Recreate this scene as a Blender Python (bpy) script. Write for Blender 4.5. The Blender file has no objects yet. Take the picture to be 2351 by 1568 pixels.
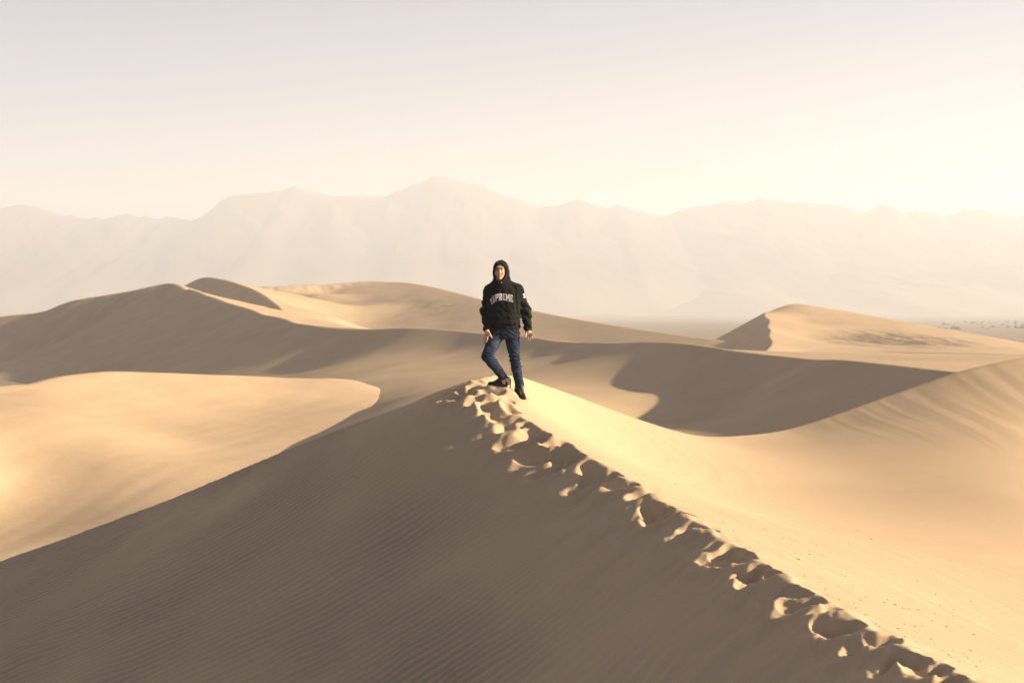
import bpy, bmesh, math, random
import numpy as np
from mathutils import Vector

random.seed(7)
RNG = np.random.default_rng(11)
R = math.radians
scene = bpy.context.scene
col = scene.collection

# ------------------------------------------------------------------ camera, sky, sun, exposure
SUN_AZ, SUN_EL = R(96.0), R(18.0)          # clockwise from the view direction (+Y)
cam_d = bpy.data.cameras.new('camera')
cam = bpy.data.objects.new('camera', cam_d)
col.objects.link(cam)
scene.camera = cam
cam.location = (0, 0, 0)
cam.rotation_euler = (R(90), 0, 0)
cam_d.lens = 50.0
cam_d.sensor_width = 36.0
cam_d.shift_y = -64.0 / 2351.0
cam_d.clip_start = 0.1
cam_d.clip_end = 30000
cam_d.dof.use_dof = True
cam_d.dof.focus_distance = 17.8
cam_d.dof.aperture_fstop = 3.5

world = bpy.data.worlds.new('World')
scene.world = world
world.use_nodes = True
wn, wl = world.node_tree.nodes, world.node_tree.links
wn.clear()
w_out = wn.new('ShaderNodeOutputWorld')
w_bg = wn.new('ShaderNodeBackground')
w_sky = wn.new('ShaderNodeTexSky')
w_sky.sky_type = 'NISHITA'
w_sky.sun_disc = False
w_sky.sun_elevation = SUN_EL
w_sky.sun_rotation = SUN_AZ
w_sky.altitude = 0
w_sky.air_density = 0.5
w_sky.dust_density = 0.6
w_sky.ozone_density = 1.0
# thin high veil of dust and cirrus: the longer the path through it, the whiter (same all round the horizon)
SKY_STRENGTH, VEIL_TAU, VEIL = 0.05, 0.065, 0.12
w_bg.inputs['Strength'].default_value = SKY_STRENGTH
wl.new(w_sky.outputs['Color'], w_bg.inputs['Color'])
w_veil = wn.new('ShaderNodeBackground')
w_veil.inputs['Color'].default_value = (1.0, 0.965, 0.915, 1)
w_veil.inputs['Strength'].default_value = VEIL
tc = wn.new('ShaderNodeTexCoord')
sx = wn.new('ShaderNodeSeparateXYZ'); wl.new(tc.outputs['Generated'], sx.inputs[0])


def wmath(op, a, b=None):
    m = wn.new('ShaderNodeMath'); m.operation = op
    for k, v in enumerate((a, b)):
        if v is None: continue
        if isinstance(v, (int, float)): m.inputs[k].default_value = v
        else: wl.new(v, m.inputs[k])
    return m.outputs[0]


z_ = wmath('MAXIMUM', sx.outputs['Z'], 0.015)
pr = wn.new('ShaderNodeVectorMath'); pr.operation = 'DIVIDE'          # wisps drawn out on a flat layer overhead
cz = wn.new('ShaderNodeCombineXYZ')
zz_ = wmath('ADD', z_, 0.06)
for k in range(3): wl.new(zz_, cz.inputs[k])
wl.new(tc.outputs['Generated'], pr.inputs[0]); wl.new(cz.outputs[0], pr.inputs[1])
mp = wn.new('ShaderNodeMapping'); mp.inputs['Rotation'].default_value = (0, 0, R(24)); mp.inputs['Scale'].default_value = (0.35, 1.1, 1)
wl.new(pr.outputs[0], mp.inputs['Vector'])
wnz = wn.new('ShaderNodeTexNoise'); wnz.inputs['Scale'].default_value = 0.55; wnz.inputs['Detail'].default_value = 5; wnz.inputs['Distortion'].default_value = 0.5
wl.new(mp.outputs[0], wnz.inputs['Vector'])
mr = wn.new('ShaderNodeMapRange'); mr.inputs['From Min'].default_value = 0.3; mr.inputs['From Max'].default_value = 0.7
mr.inputs['To Min'].default_value = 0.6; mr.inputs['To Max'].default_value = 1.4
wl.new(wnz.outputs['Fac'], mr.inputs['Value'])
tau = wmath('DIVIDE', wmath('MULTIPLY', mr.outputs[0], VEIL_TAU), z_)
fac = wmath('SUBTRACT', 1.0, wmath('EXPONENT', wmath('MULTIPLY', tau, -1.0)))
wmx = wn.new('ShaderNodeMixShader')
wl.new(fac, wmx.inputs['Fac']); wl.new(w_bg.outputs[0], wmx.inputs[1]); wl.new(w_veil.outputs[0], wmx.inputs[2])
wl.new(wmx.outputs[0], w_out.inputs['Surface'])

sun_d = bpy.data.lights.new('sun', 'SUN')
sun_d.energy = 5.0
sun_d.angle = R(0.8)
sun_d.color = (1.0, 0.84, 0.62)
sun = bpy.data.objects.new('sun', sun_d)
col.objects.link(sun)
to_sun = Vector((math.cos(SUN_EL) * math.sin(SUN_AZ), math.cos(SUN_EL) * math.cos(SUN_AZ), math.sin(SUN_EL)))
sun.rotation_euler = to_sun.to_track_quat('Z', 'Y').to_euler()
sun.location = to_sun * 400

scene.view_settings.view_transform = 'Standard'
scene.view_settings.look = 'None'
scene.view_settings.gamma = 1.0
scene.view_settings.exposure = 1.57
scene.render.engine = 'CYCLES'
scene.cycles.use_denoising = True
scene.cycles.max_bounces = 14
scene.cycles.diffuse_bounces = 4
scene.cycles.volume_bounces = 10
scene.cycles.sample_clamp_indirect = 4.0

# ------------------------------------------------------------------ helpers
KP = 3265.0                                 # picture units per unit of slope


def P(vx, vy, d):
    return ((vx - 1175.5) / KP * d, d, -(vy - 720.0) / KP * d)


def PL(lst):
    return np.array([P(*a) for a in lst], dtype=float)


def tag(o, label=None, cat=None, group=None, kind=None):
    if label: o['label'] = label
    if cat: o['category'] = cat
    if group: o['group'] = group
    if kind: o['kind'] = kind
    return o


def _hash(ix, iy, seed):
    h = (ix.astype(np.int64) * 374761393 + iy.astype(np.int64) * 668265263 + seed * 974634777) & 0x7fffffff
    h = ((h ^ (h >> 13)) * 1274126177) & 0x7fffffff
    h = h ^ (h >> 16)
    return (h & 0xffff) / 65535.0 * 2 * np.pi


def perlin(x, y, seed=0):
    x0 = np.floor(x); y0 = np.floor(y)
    fx = x - x0; fy = y - y0
    ix = x0.astype(np.int64); iy = y0.astype(np.int64)
    u = fx * fx * fx * (fx * (fx * 6 - 15) + 10)
    v = fy * fy * fy * (fy * (fy * 6 - 15) + 10)

    def g(dx, dy):
        a = _hash(ix + dx, iy + dy, seed)
        return np.cos(a) * (fx - dx) + np.sin(a) * (fy - dy)
    a = g(0, 0); b = g(1, 0); c = g(0, 1); d = g(1, 1)
    return 1.4 * ((a + (b - a) * u) + ((c + (d - c) * u) - (a + (b - a) * u)) * v)


def fbm(x, y, seed=0, octaves=4, gain=0.5):
    t = 0; amp = 1.0; f = 1.0
    for k in range(octaves):
        t = t + amp * perlin(x * f, y * f, seed + k * 17)
        amp *= gain; f *= 2.03
    return t


class TPS:
    """thin-plate surface through scattered 3-D points"""
    def __init__(self, pts, lam=1e-4, yscale=1.0):
        p = np.asarray(pts, float)
        self.ys = yscale
        q = np.column_stack([p[:, 0], p[:, 1] * yscale])
        self.c = q.mean(0); self.s = max(np.ptp(q[:, 0]), np.ptp(q[:, 1]))
        q = (q - self.c) / self.s
        n = len(q)
        r2 = ((q[:, None] - q[None]) ** 2).sum(-1)
        A = np.zeros((n + 3, n + 3))
        A[:n, :n] = 0.5 * r2 * np.log(r2 + 1e-12) + lam * np.eye(n)
        A[:n, n] = 1; A[:n, n + 1:] = q; A[n, :n] = 1; A[n + 1:, :n] = q.T
        self.w = np.linalg.solve(A, np.concatenate([p[:, 2], np.zeros(3)]))
        self.q = q

    def __call__(self, X, Y):
        x = (X - self.c[0]) / self.s; y = (Y * self.ys - self.c[1]) / self.s
        z = self.w[-3] + self.w[-2] * x + self.w[-1] * y
        for (a, b), w in zip(self.q, self.w[:-3]):
            r2 = (x - a) ** 2 + (y - b) ** 2
            z = z + w * 0.5 * r2 * np.log(r2 + 1e-12)
        return z


def dense(poly, n=160):
    """Catmull-Rom resample of a 3-D polyline"""
    p = np.asarray(poly, float)
    p = np.vstack([2 * p[0] - p[1], p, 2 * p[-1] - p[-2]])
    out = []
    m = len(p) - 3
    per = max(2, n // m)
    for i in range(m):
        a, b, c, d = p[i:i + 4]
        for t in np.arange(per) / per:
            out.append(0.5 * ((2 * b) + (c - a) * t + (2 * a - 5 * b + 4 * c - d) * t * t + (3 * b - a - 3 * c + d) * t ** 3))
    out.append(p[-2])
    return np.array(out)


def ridge(poly, X, Y):
    """height of the nearest point of a polyline, signed plan distance (+ on its left), arc length"""
    p = np.asarray(poly, float)
    best = np.full(X.shape, 1e18); h = np.zeros(X.shape); sgn = np.zeros(X.shape); arc = np.zeros(X.shape)
    L = 0.0
    for a, b in zip(p[:-1], p[1:]):
        dx, dy = b[0] - a[0], b[1] - a[1]
        l2 = dx * dx + dy * dy + 1e-12
        t = np.clip(((X - a[0]) * dx + (Y - a[1]) * dy) / l2, 0, 1)
        ex = X - (a[0] + t * dx); ey = Y - (a[1] + t * dy)
        d2 = ex * ex + ey * ey
        m = d2 < best
        best = np.where(m, d2, best)
        h = np.where(m, a[2] + t * (b[2] - a[2]), h)
        sgn = np.where(m, np.sign(dx * ey - dy * ex), sgn)
        arc = np.where(m, L + t * math.sqrt(l2), arc)
        L += math.sqrt(l2)
    return h, np.sqrt(best) * sgn, arc


def beside(poly, dist, dz, skip=0):
    """points beside a crest line: dist > 0 on its left-hand side"""
    p = np.asarray(poly); out = []
    for i in range(skip, len(p)):
        t = p[min(i + 1, len(p) - 1)] - p[max(i - 1, 0)]
        l = math.hypot(t[0], t[1])
        out.append((p[i][0] - t[1] / l * dist, p[i][1] + t[0] / l * dist, p[i][2] + dz))
    return out


def smin(a, b, k):
    h = np.clip(0.5 + 0.5 * (b - a) / k, 0, 1)
    return b + (a - b) * h - k * h * (1 - h)


def smax(a, b, k):
    return -smin(-a, -b, k)


def sstep(a, b, x):
    t = np.clip((x - a) / (b - a), 0, 1)
    return t * t * (3 - 2 * t)


def mesh_from_arrays(name, co, quads, mat, smooth=True, parent=None):
    me = bpy.data.meshes.new(name)
    me.vertices.add(len(co))
    me.vertices.foreach_set('co', np.asarray(co, np.float32).ravel())
    quads = np.asarray(quads, np.int32)
    n, k = quads.shape
    me.loops.add(n * k)
    me.loops.foreach_set('vertex_index', quads.ravel())
    me.polygons.add(n)
    me.polygons.foreach_set('loop_start', np.arange(0, n * k, k, dtype=np.int32))
    if smooth:
        me.polygons.foreach_set('use_smooth', np.ones(n, dtype=bool))
    me.update(calc_edges=True)
    me.validate()
    if mat: me.materials.append(mat)
    o = bpy.data.objects.new(name, me)
    col.objects.link(o)
    if parent: o.parent = parent
    return o


def _upw(n, st):
    """Catmull-Rom weights from every st-th sample to all n samples"""
    m = int(math.ceil((n - 1) / st)) + 1
    x = np.arange(n) / st
    i = np.minimum(np.floor(x).astype(int), m - 2); t = x - i
    W = np.zeros((n, m))
    for k, w in ((-1, -0.5 * t + t * t - 0.5 * t ** 3), (0, 1 - 2.5 * t * t + 1.5 * t ** 3), (1, 0.5 * t + 2 * t * t - 1.5 * t ** 3), (2, -0.5 * t * t + 0.5 * t ** 3)):
        np.add.at(W, (np.arange(n), np.clip(i + k, 0, m - 1)), w)
    return W, np.arange(m) * st


def fan_sheet(name, u0, u1, nu, d0, d1, nd, func, mat, zmin=None, st=4, rows=None):
    """a sheet of terrain, finer near the viewer's side; func gives real heights over the ground plan"""
    du = (u1 - u0) / (nu - 1); dl = (math.log(d1) - math.log(d0)) / (nd - 1)
    u = u0 + du * np.arange(nu)
    if rows is None:
        dall = np.exp(math.log(d0) + dl * np.arange(nd + st))
    else:                                    # rows: breakpoints (distance, relative step), denser where detail is
        dall = [rows[0][0]]
        ks = np.array([r[0] for r in rows]); vs = np.array([r[1] for r in rows])
        while dall[-1] < rows[-1][0]: dall.append(dall[-1] * (1 + np.interp(dall[-1], ks, vs)))
        nd = len(dall)
        for _ in range(st): dall.append(dall[-1] * 1.004)
        dall = np.array(dall)
    d = dall[:nd]
    D, U = np.meshgrid(d, u, indexing='ij')
    X = U * D
    Wd, jd = _upw(nd, st); Wu, ju = _upw(nu, st)
    Dc, Uc = np.meshgrid(dall[jd], u0 + du * ju, indexing='ij')
    Xc = Uc * Dc

    def ev(fn):                              # smooth fields are sampled coarsely, then interpolated
        r = fn(Xc, Dc)
        if isinstance(r, tuple):
            return tuple(Wd @ a @ Wu.T for a in r)
        return Wd @ r @ Wu.T
    Z = func(X, D, ev)
    att = None
    if isinstance(Z, tuple): Z, att = Z
    used = None
    co = np.column_stack([X.ravel(), D.ravel(), Z.ravel()])
    i = (np.arange(nd - 1)[:, None] * nu + np.arange(nu - 1)[None]).ravel()
    q = np.column_stack([i, i + 1, i + nu + 1, i + nu])
    if zmin is not None:
        zz = Z.ravel()
        keep = (zz[q] > zmin).any(1)
        q = q[keep]
        used = np.zeros(len(co), bool); used[q.ravel()] = True
        idx = np.cumsum(used) - 1
        co = co[used]; q = idx[q]
    o = tag(mesh_from_arrays(name, co, q, mat), kind='structure')
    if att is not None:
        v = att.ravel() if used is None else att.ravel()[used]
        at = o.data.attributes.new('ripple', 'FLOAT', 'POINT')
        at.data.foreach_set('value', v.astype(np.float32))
    return o


# ------------------------------------------------------------------ materials
def new_mat(name):
    m = bpy.data.materials.new(name)
    m.use_nodes = True
    n = m.node_tree.nodes; l = m.node_tree.links
    b = n['Principled BSDF']
    return m, n, l, b


def ramp(n, l, fac, stops):
    r = n.new('ShaderNodeValToRGB')
    e = r.color_ramp.elements
    while len(e) < len(stops): e.new(0.5)
    for el, (p, c) in zip(e, stops):
        el.position = p
        el.color = (*c, 1) if len(c) == 3 else c
    l.new(fac, r.inputs['Fac'])
    return r


def sand_material(name, base, dark, grain=0.004, patch=None, grain_scale=220.0, ripple=0.0, wind=0.0):
    m, n, l, b = new_mat(name)
    geo = n.new('ShaderNodeNewGeometry')
    big = n.new('ShaderNodeTexNoise'); big.inputs['Scale'].default_value = 0.35; big.inputs['Detail'].default_value = 4
    fine = n.new('ShaderNodeTexNoise'); fine.inputs['Scale'].default_value = grain_scale; fine.inputs['Detail'].default_value = 3
    l.new(geo.outputs['Position'], big.inputs['Vector']); l.new(geo.outputs['Position'], fine.inputs['Vector'])
    c = ramp(n, l, big.outputs['Fac'], [(0.3, tuple(v * 0.93 for v in base)), (0.7, tuple(min(1, v * 1.05) for v in base))])
    mx = n.new('ShaderNodeMix'); mx.data_type = 'RGBA'; mx.blend_type = 'MULTIPLY'
    g = ramp(n, l, fine.outputs['Fac'], [(0.3, (0.80, 0.79, 0.78)), (0.7, (1.12, 1.12, 1.12))])
    mx.inputs['Factor'].default_value = 0.8
    l.new(c.outputs['Color'], mx.inputs['A']); l.new(g.outputs['Color'], mx.inputs['B'])
    last = mx.outputs['Result']
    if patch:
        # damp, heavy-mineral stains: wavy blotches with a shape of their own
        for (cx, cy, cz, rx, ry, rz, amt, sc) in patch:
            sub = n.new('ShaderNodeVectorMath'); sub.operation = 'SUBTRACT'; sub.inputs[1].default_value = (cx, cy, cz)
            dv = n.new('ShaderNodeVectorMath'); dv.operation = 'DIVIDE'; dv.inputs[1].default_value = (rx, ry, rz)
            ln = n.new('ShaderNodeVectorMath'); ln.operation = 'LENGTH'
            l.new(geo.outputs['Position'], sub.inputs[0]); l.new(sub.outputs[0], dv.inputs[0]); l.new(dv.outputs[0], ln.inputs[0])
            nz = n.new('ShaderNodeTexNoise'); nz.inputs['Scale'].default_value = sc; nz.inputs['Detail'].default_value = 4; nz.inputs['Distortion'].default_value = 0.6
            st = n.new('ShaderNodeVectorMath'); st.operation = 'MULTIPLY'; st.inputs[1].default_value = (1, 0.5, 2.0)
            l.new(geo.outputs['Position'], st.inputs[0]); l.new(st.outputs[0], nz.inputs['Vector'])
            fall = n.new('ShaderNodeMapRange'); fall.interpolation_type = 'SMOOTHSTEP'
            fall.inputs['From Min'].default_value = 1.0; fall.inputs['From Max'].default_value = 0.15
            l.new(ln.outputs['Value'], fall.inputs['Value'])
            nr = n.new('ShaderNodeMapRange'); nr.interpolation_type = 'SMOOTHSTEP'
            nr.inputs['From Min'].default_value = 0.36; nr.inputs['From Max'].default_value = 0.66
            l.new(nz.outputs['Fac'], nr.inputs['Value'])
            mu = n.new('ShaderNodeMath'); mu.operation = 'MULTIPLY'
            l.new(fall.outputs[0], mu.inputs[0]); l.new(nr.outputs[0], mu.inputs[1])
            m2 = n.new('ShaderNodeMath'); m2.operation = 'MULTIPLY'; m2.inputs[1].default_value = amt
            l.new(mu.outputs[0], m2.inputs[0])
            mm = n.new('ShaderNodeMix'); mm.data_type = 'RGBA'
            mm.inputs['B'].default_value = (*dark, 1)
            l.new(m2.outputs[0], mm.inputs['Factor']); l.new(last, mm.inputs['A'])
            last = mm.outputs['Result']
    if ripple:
        # ripple shading painted into the colour: troughs mixed towards the dark tone
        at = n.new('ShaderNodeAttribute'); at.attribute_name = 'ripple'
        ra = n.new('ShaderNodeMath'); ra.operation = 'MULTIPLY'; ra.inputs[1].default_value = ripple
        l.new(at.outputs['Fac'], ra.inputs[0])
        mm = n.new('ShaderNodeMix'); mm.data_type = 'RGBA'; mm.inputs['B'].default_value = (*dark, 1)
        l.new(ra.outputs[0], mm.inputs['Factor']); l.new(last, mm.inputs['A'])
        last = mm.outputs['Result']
    l.new(last, b.inputs['Base Color'])
    b.inputs['Roughness'].default_value = 0.95
    b.inputs['Specular IOR Level'].default_value = 0.12
    bp = n.new('ShaderNodeBump'); bp.inputs['Strength'].default_value = 0.5; bp.inputs['Distance'].default_value = grain
    l.new(fine.outputs['Fac'], bp.inputs['Height'])
    if wind:                                 # small wind ripples, too far off to pick apart
        mw = n.new('ShaderNodeMapping'); mw.inputs['Rotation'].default_value = (0, 0, R(18)); mw.inputs['Scale'].default_value = (0.45, 2.6, 0.6)
        nw = n.new('ShaderNodeTexNoise'); nw.inputs['Scale'].default_value = 1.6; nw.inputs['Detail'].default_value = 5; nw.inputs['Roughness'].default_value = 0.6
        l.new(geo.outputs['Position'], mw.inputs['Vector']); l.new(mw.outputs[0], nw.inputs['Vector'])
        b2 = n.new('ShaderNodeBump'); b2.inputs['Strength'].default_value = 0.6; b2.inputs['Distance'].default_value = wind
        l.new(nw.outputs['Fac'], b2.inputs['Height']); l.new(b2.outputs['Normal'], bp.inputs['Normal'])
    l.new(bp.outputs['Normal'], b.inputs['Normal'])
    return m


HAZE_DENSITY = 0.00044
SAND = (0.55, 0.392, 0.24)
SAND_DARK = (0.26, 0.20, 0.14)
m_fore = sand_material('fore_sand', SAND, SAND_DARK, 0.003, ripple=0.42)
# ------------------------------------------------------------------ near dune: crest, bowl, lee face
CREST = PL([(2560, 1740, 7.1), (2245, 1568, 8.2), (2053, 1474, 9.1), (1861, 1363, 10.4), (1714, 1273, 11.6),
            (1558, 1175, 13.1), (1415, 1086, 14.6), (1316, 1028, 15.7), (1240, 985, 16.5), (1165, 948, 17.0),
            (1110, 917, 17.5), (1078, 894, 18.0), (1085, 878, 18.6), (1120, 865, 19.4), (1164, 857, 20.0)])
RIM_L = PL([(-700, 1510, 25.5), (-300, 1380, 23.5), (0, 1273, 22.0), (250, 1185, 21.2), (490, 1095, 20.5), (700, 1010, 20.0),
            (918, 934, 19.7), (1035, 890, 19.5), (1110, 866, 19.8), (1164, 857, 20.0)])
RIM_R = PL([(1164, 857, 20.0), (1204, 866, 20.6), (1300, 900, 21.5), (1408, 941, 22.5), (1500, 973, 23.4), (1560, 991, 24.0), (1620, 1000, 24.5),
            (1720, 996, 25.2), (1800, 985, 25.8), (1900, 955, 26.3), (2000, 920, 26.8), (2100, 885, 27.2), (2200, 851, 27.5),
            (2351, 818, 28.0), (2600, 790, 29.0), (3100, 790, 31.0)])
RIM = dense(np.vstack([RIM_L[:-1], RIM_R]), 200)
CRD = dense(CREST, 140)

plane = lambda x, y: -1.02 + 0.45 * x + 0.225 * (y - 18.0)
lee_pts = [tuple(p) for p in CREST] + [tuple(p) for p in RIM_L]
for x, y in ((-5, 16), (-6, 12), (-9, 18), (-3, 17), (-10, 14), (-4, 7)):
    lee_pts.append((x, y, plane(x, y)))
lee_pts += beside(CREST[:-7], 1.3, -0.70) + beside(CREST[:-8], 3.0, -1.53)
lee = TPS(lee_pts, 2e-4)
bowl_pts = [tuple(p) for p in CREST] + [tuple(p) for p in RIM_R]
bowl_pts += [P(*a) for a in [(2000, 1250, 14.3), (2351, 1300, 14.8), (2351, 1568, 8.8), (2351, 1450, 11.2), (2351, 1150, 19), (2351, 1000, 23.2),
                             (2351, 900, 26.0), (2000, 1000, 24.0), (2000, 1100, 20.8), (1700, 1050, 21.8), (1700, 1120, 19.2), (1500, 1000, 21.2),
                             (1500, 1080, 18.0), (1300, 950, 19.7), (1250, 950, 18.3), (1800, 1200, 15.6), (2600, 1300, 16.5), (2700, 1150, 21.5), (2600, 1568, 9.8)]]
bowl_pts += [(-0.05, 17.99, -0.95), (0.10, 17.99, -1.05), (-0.30, 18.2, -0.93), (-0.25, 17.6, -1.05)]
bowl = TPS(bowl_pts, 1e-4)

# trodden hollows along the lee side of the crest: picture place, depth, half length across / along
PITS = []
for vx, vy, dep, ra, rs in [
        (1148, 946, .10, .26, .15), (1158, 962, .10, .30, .15), (1192, 972, .10, .20, .14), (1205, 998, .12, .24, .17), (1221, 1018, .12, .26, .17),
        (1268, 1020, .13, .20, .17), (1232, 1062, .12, .34, .19), (1296, 1062, .13, .22, .17), (1338, 1082, .11, .20, .16), (1385, 1098, .11, .20, .15),
        (1340, 1118, .07, .28, .15), (1418, 1120, .09, .24, .15),
        (1470, 1138, .10, .22, .15), (1506, 1172, .13, .22, .17), (1496, 1203, .10, .27, .15), (1570, 1228, .12, .26, .16), (1602, 1216, .10, .15, .13),
        (1652, 1272, .13, .20, .16), (1642, 1302, .09, .26, .15), (1722, 1318, .13, .17, .15), (1755, 1322, .10, .16, .13), (1716, 1345, .08, .24, .14),
        (1800, 1372, .09, .20, .14), (1832, 1396, .08, .20, .14), (1878, 1414, .12, .16, .13), (1922, 1448, .10, .20, .13), (1990, 1470, .11, .17, .13),
        (1950, 1500, .08, .22, .13), (2063, 1530, .12, .18, .13), (2035, 1556, .07, .2, .12), (2110, 1558, .09, .15, .12), (2160, 1590, .1, .17, .12),
        (1085, 893, .09, .16, .16), (1062, 900, .08, .15, .14), (1110, 906, .09, .16, .14), (1100, 921, .08, .20, .14), (1135, 920, .08, .16, .12),
        (1060, 915, .07, .18, .14), (1030, 921, .06, .18, .14), (1126, 936, .07, .2, .12), (1150, 894, .07, .14, .14), (1035, 900, .06, .15, .14),
        (1165, 925, .05, .14, .12), (1140, 905, .05, .15, .13), (1180, 945, .05, .13, .11), (1112, 880, .05, .15, .15), (1128, 952, .08, .2, .13), (1170, 982, .08, .24, .14), (1180, 1030, .08, .26, .15), (1260, 1085, .07, .3, .16)]:
    PITS.append((vx, vy, dep, ra, rs))


def hit(fn, vx, vy, lo=5.0, hi=30.0):
    """where the line of sight through a picture point meets the surface"""
    d = np.linspace(lo, hi, 900)
    X = (vx - 1175.5) / KP * d; Z = -(vy - 720.0) / KP * d
    g = Z - fn(X, d)
    k = np.argmax(g < 0)
    return X[k], d[k], Z[k]


def dune_plain(X, Y, ev=None):
    ev = ev or (lambda fn: fn(X, Y))
    zl = ev(lee); zr = ev(bowl)
    h, s, ar = ev(lambda a, b: ridge(RIM, a, b))
    back = np.where(s > 0, h - 0.42 * s - 0.02 * s * s, h - 0.9 * s)
    back = np.maximum(back, -14.0)
    z = smin(zl, zr, 0.035)
    kk = 0.10 + 0.55 * sstep(0.5, 6.0, -X)
    return smin(z, back, kk), zl, zr, s, ar


PIT3 = []
for k_, (vx, vy, dep, ra, rs) in enumerate(PITS):
    hx_, hy_, hz_ = hit(lambda a, b: dune_plain(a, b)[0], vx, vy)
    if k_ < 32 and k_ % 3 != 1:                                   # many steps break through the crest itself
        hx_ += 0.07; ra = ra * 1.15
        hz_ = float(dune_plain(np.array([hx_]), np.array([hy_]))[0][0])
    PIT3.append((hx_, hy_, hz_, dep, ra, rs))


def near_dune(X, Y, ev):
    z, zl, zr, sr, ar = dune_plain(X, Y, ev)
    leeside = sstep(-0.06, 0.10, zr - zl)                       # 1 on the shaded face
    hc, sc, arc = ev(lambda a, b: ridge(CRD, a, b))
    dc = np.abs(sc)
    # wind ripples, lines running up to the right
    fy = np.where(Y < 13, 0.5 * (Y - 13) + 0.5 * (Y - 13) * sstep(6.5, 13, Y), Y - 13)
    w = -0.50 * X - 0.045 * X * X + fy + 0.16 * fbm(X * 0.5, Y * 0.4, 3, 3)
    amp = 0.014 * (0.75 + 0.75 * fbm(X * 0.45, Y * 0.4, 8, 3)) * leeside
    amp = np.clip(amp, 0.0005, 0.026) * sstep(0.5, 2.2, dc)
    near = sstep(15.5, 10.0, Y)
    lam = 0.13
    ph = 2 * np.pi * w / lam + 2.2 * perlin(X * 1.3, Y * 1.1, 21) + 2.4 * perlin(X * 3.6, Y * 3.0, 22) * (0.3 + 0.7 * near)
    rip = 1.0 - 2.0 * np.abs(np.sin(ph * 0.5 + 0.35 * np.sin(ph))) ** 1.4
    z = z + amp * rip * (1.0 + 0.5 * near)
    trough_shade = np.clip(0.5 - 0.5 * rip, 0, 1) ** 1.5 * np.clip(amp / 0.013, 0, 1.3)  # painted trough shading, so ripples read on the unlit face
    ph2 = 2 * np.pi * w / 0.37 + 2.0 * perlin(X * 0.9, Y * 0.4, 31)
    z = z + 0.006 * np.sin(ph2) * leeside * sstep(1.0, 4.0, dc) * (0.6 + 0.8 * perlin(X * .5, Y * .3, 33))
    # slumped tongues of sand below the trodden crest
    tong = fbm(arc * 2.6 + 0.7 * dc, dc * 0.55 + arc * 0.2, 41, 3)
    z = z + 0.035 * tong * leeside * np.exp(-((dc - 0.65) / 0.45) ** 2)
    # lit face: wind streaks running down from the far rim
    cs = X * 0.99 + Y * 0.12; al = X * 0.12 - Y * 0.99
    stre = perlin(cs * 3.2, al * 0.16 + 5, 51) + 0.6 * perlin(cs * 9.5, al * 0.3, 52)
    stre = stre - 0.8 * sstep(0.45, 0.9, perlin(cs * 6.5, al * 0.35, 57))
    lit = 1 - leeside
    band = sstep(0.02, 0.25, -sr) * sstep(5.2, 2.4, -sr + 0.35 * perlin(ar * 1.1, sr * 0.1, 53)) * sstep(22.0, 26.0, ar)
    z = z + 0.008 * stre * lit * band
    st2 = perlin(dc * 4.5 + 0.2 * arc, arc * 0.22, 55) + 0.5 * perlin(dc * 13.0 + 0.5 * arc, arc * 0.5, 56)
    z = z + 0.004 * st2 * lit * sstep(0.15, 0.6, dc) * sstep(5.0, 2.5, dc)
    # footprints: hollows with crisp rims, mounded on the downhill side
    base = z.copy()
    dirx, diry = 0.90, 0.10                                       # across the crest
    for i, (px, py, pz, dep, ra, rs) in enumerate(PIT3):
        sel = (np.abs(X - px) < 0.9) & (np.abs(Y - py) < 0.9)
        if not sel.any(): continue
        x = X[sel] - px; y = Y[sel] - py
        ang = 0.35 * math.sin(i * 2.7) - 0.25
        ca, sa = math.cos(ang), math.sin(ang)
        a = x * ca + y * sa; b = -x * sa + y * ca
        zb = z[sel]
        wob = 1 + 0.18 * np.sin(3 * np.arctan2(b, a) + i)
        r2 = ((a / (ra * wob)) ** 2 + (b / (rs * wob)) ** 2)
        flo = pz - dep + dep * 1.35 * r2 + (0.10 + 0.10 * math.sin(i * 3.1)) * a              # floor tips a little downhill
        lip = (0.030 + 0.028 * math.sin(i * 5.3)) * np.exp(-((a + ra * 0.95) / 0.09) ** 2 - (b / (rs * 1.3)) ** 2) + 0.04 * np.exp(-((b + rs * 1.0) / 0.05) ** 2 - (a / (ra * 1.0)) ** 2)
        zz = zb + lip
        z[sel] = smin(zz, flo, 0.005)
    # crumbled, broken sand in the trodden strip
    trod = np.exp(-((dc - 0.22) / 0.30) ** 2) * sstep(-0.25, 0.05, zr - zl)
    z = z - trod * (0.045 * np.abs(perlin(arc * 3.4 + dc * 1.2, dc * 2.6, 63)) + 0.028 * np.abs(perlin(X * 7.5, Y * 6.0, 64)) + 0.010 * np.abs(perlin(X * 17, Y * 15, 65)) - 0.02)
    # sand pressed down and heaped round the feet
    for fx, fy, fz, fr in FEET:
        r = np.sqrt((X - fx) ** 2 + ((Y - fy)) ** 2)
        t = np.exp(-(r / fr) ** 2)
        z = z * (1 - t) + (fz + 0.015) * t + 0.018 * np.exp(-((r - fr * 1.3) / 0.05) ** 2)
    z = z + 0.004 * fbm(X * 6, Y * 5, 61, 2) * leeside * sstep(2.5, 0.3, dc)
    return z, trough_shade


FEET = [(-0.05, 17.99, -0.967, 0.09), (-0.17, 18.0, -0.945, 0.09), (0.10, 17.99, -1.074, 0.09), (0.15, 17.87, -1.10, 0.08)]
fan_sheet('foreground_dune', -0.60, 0.66, 840, 4.6, 46.0, 0, near_dune, m_fore, zmin=-12, rows=[(4.6, 0.008), (6.8, 0.0045), (7.6, 0.0016), (16, 0.00125), (22.5, 0.00125), (24, 0.003), (28, 0.004), (46, 0.012)])
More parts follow.
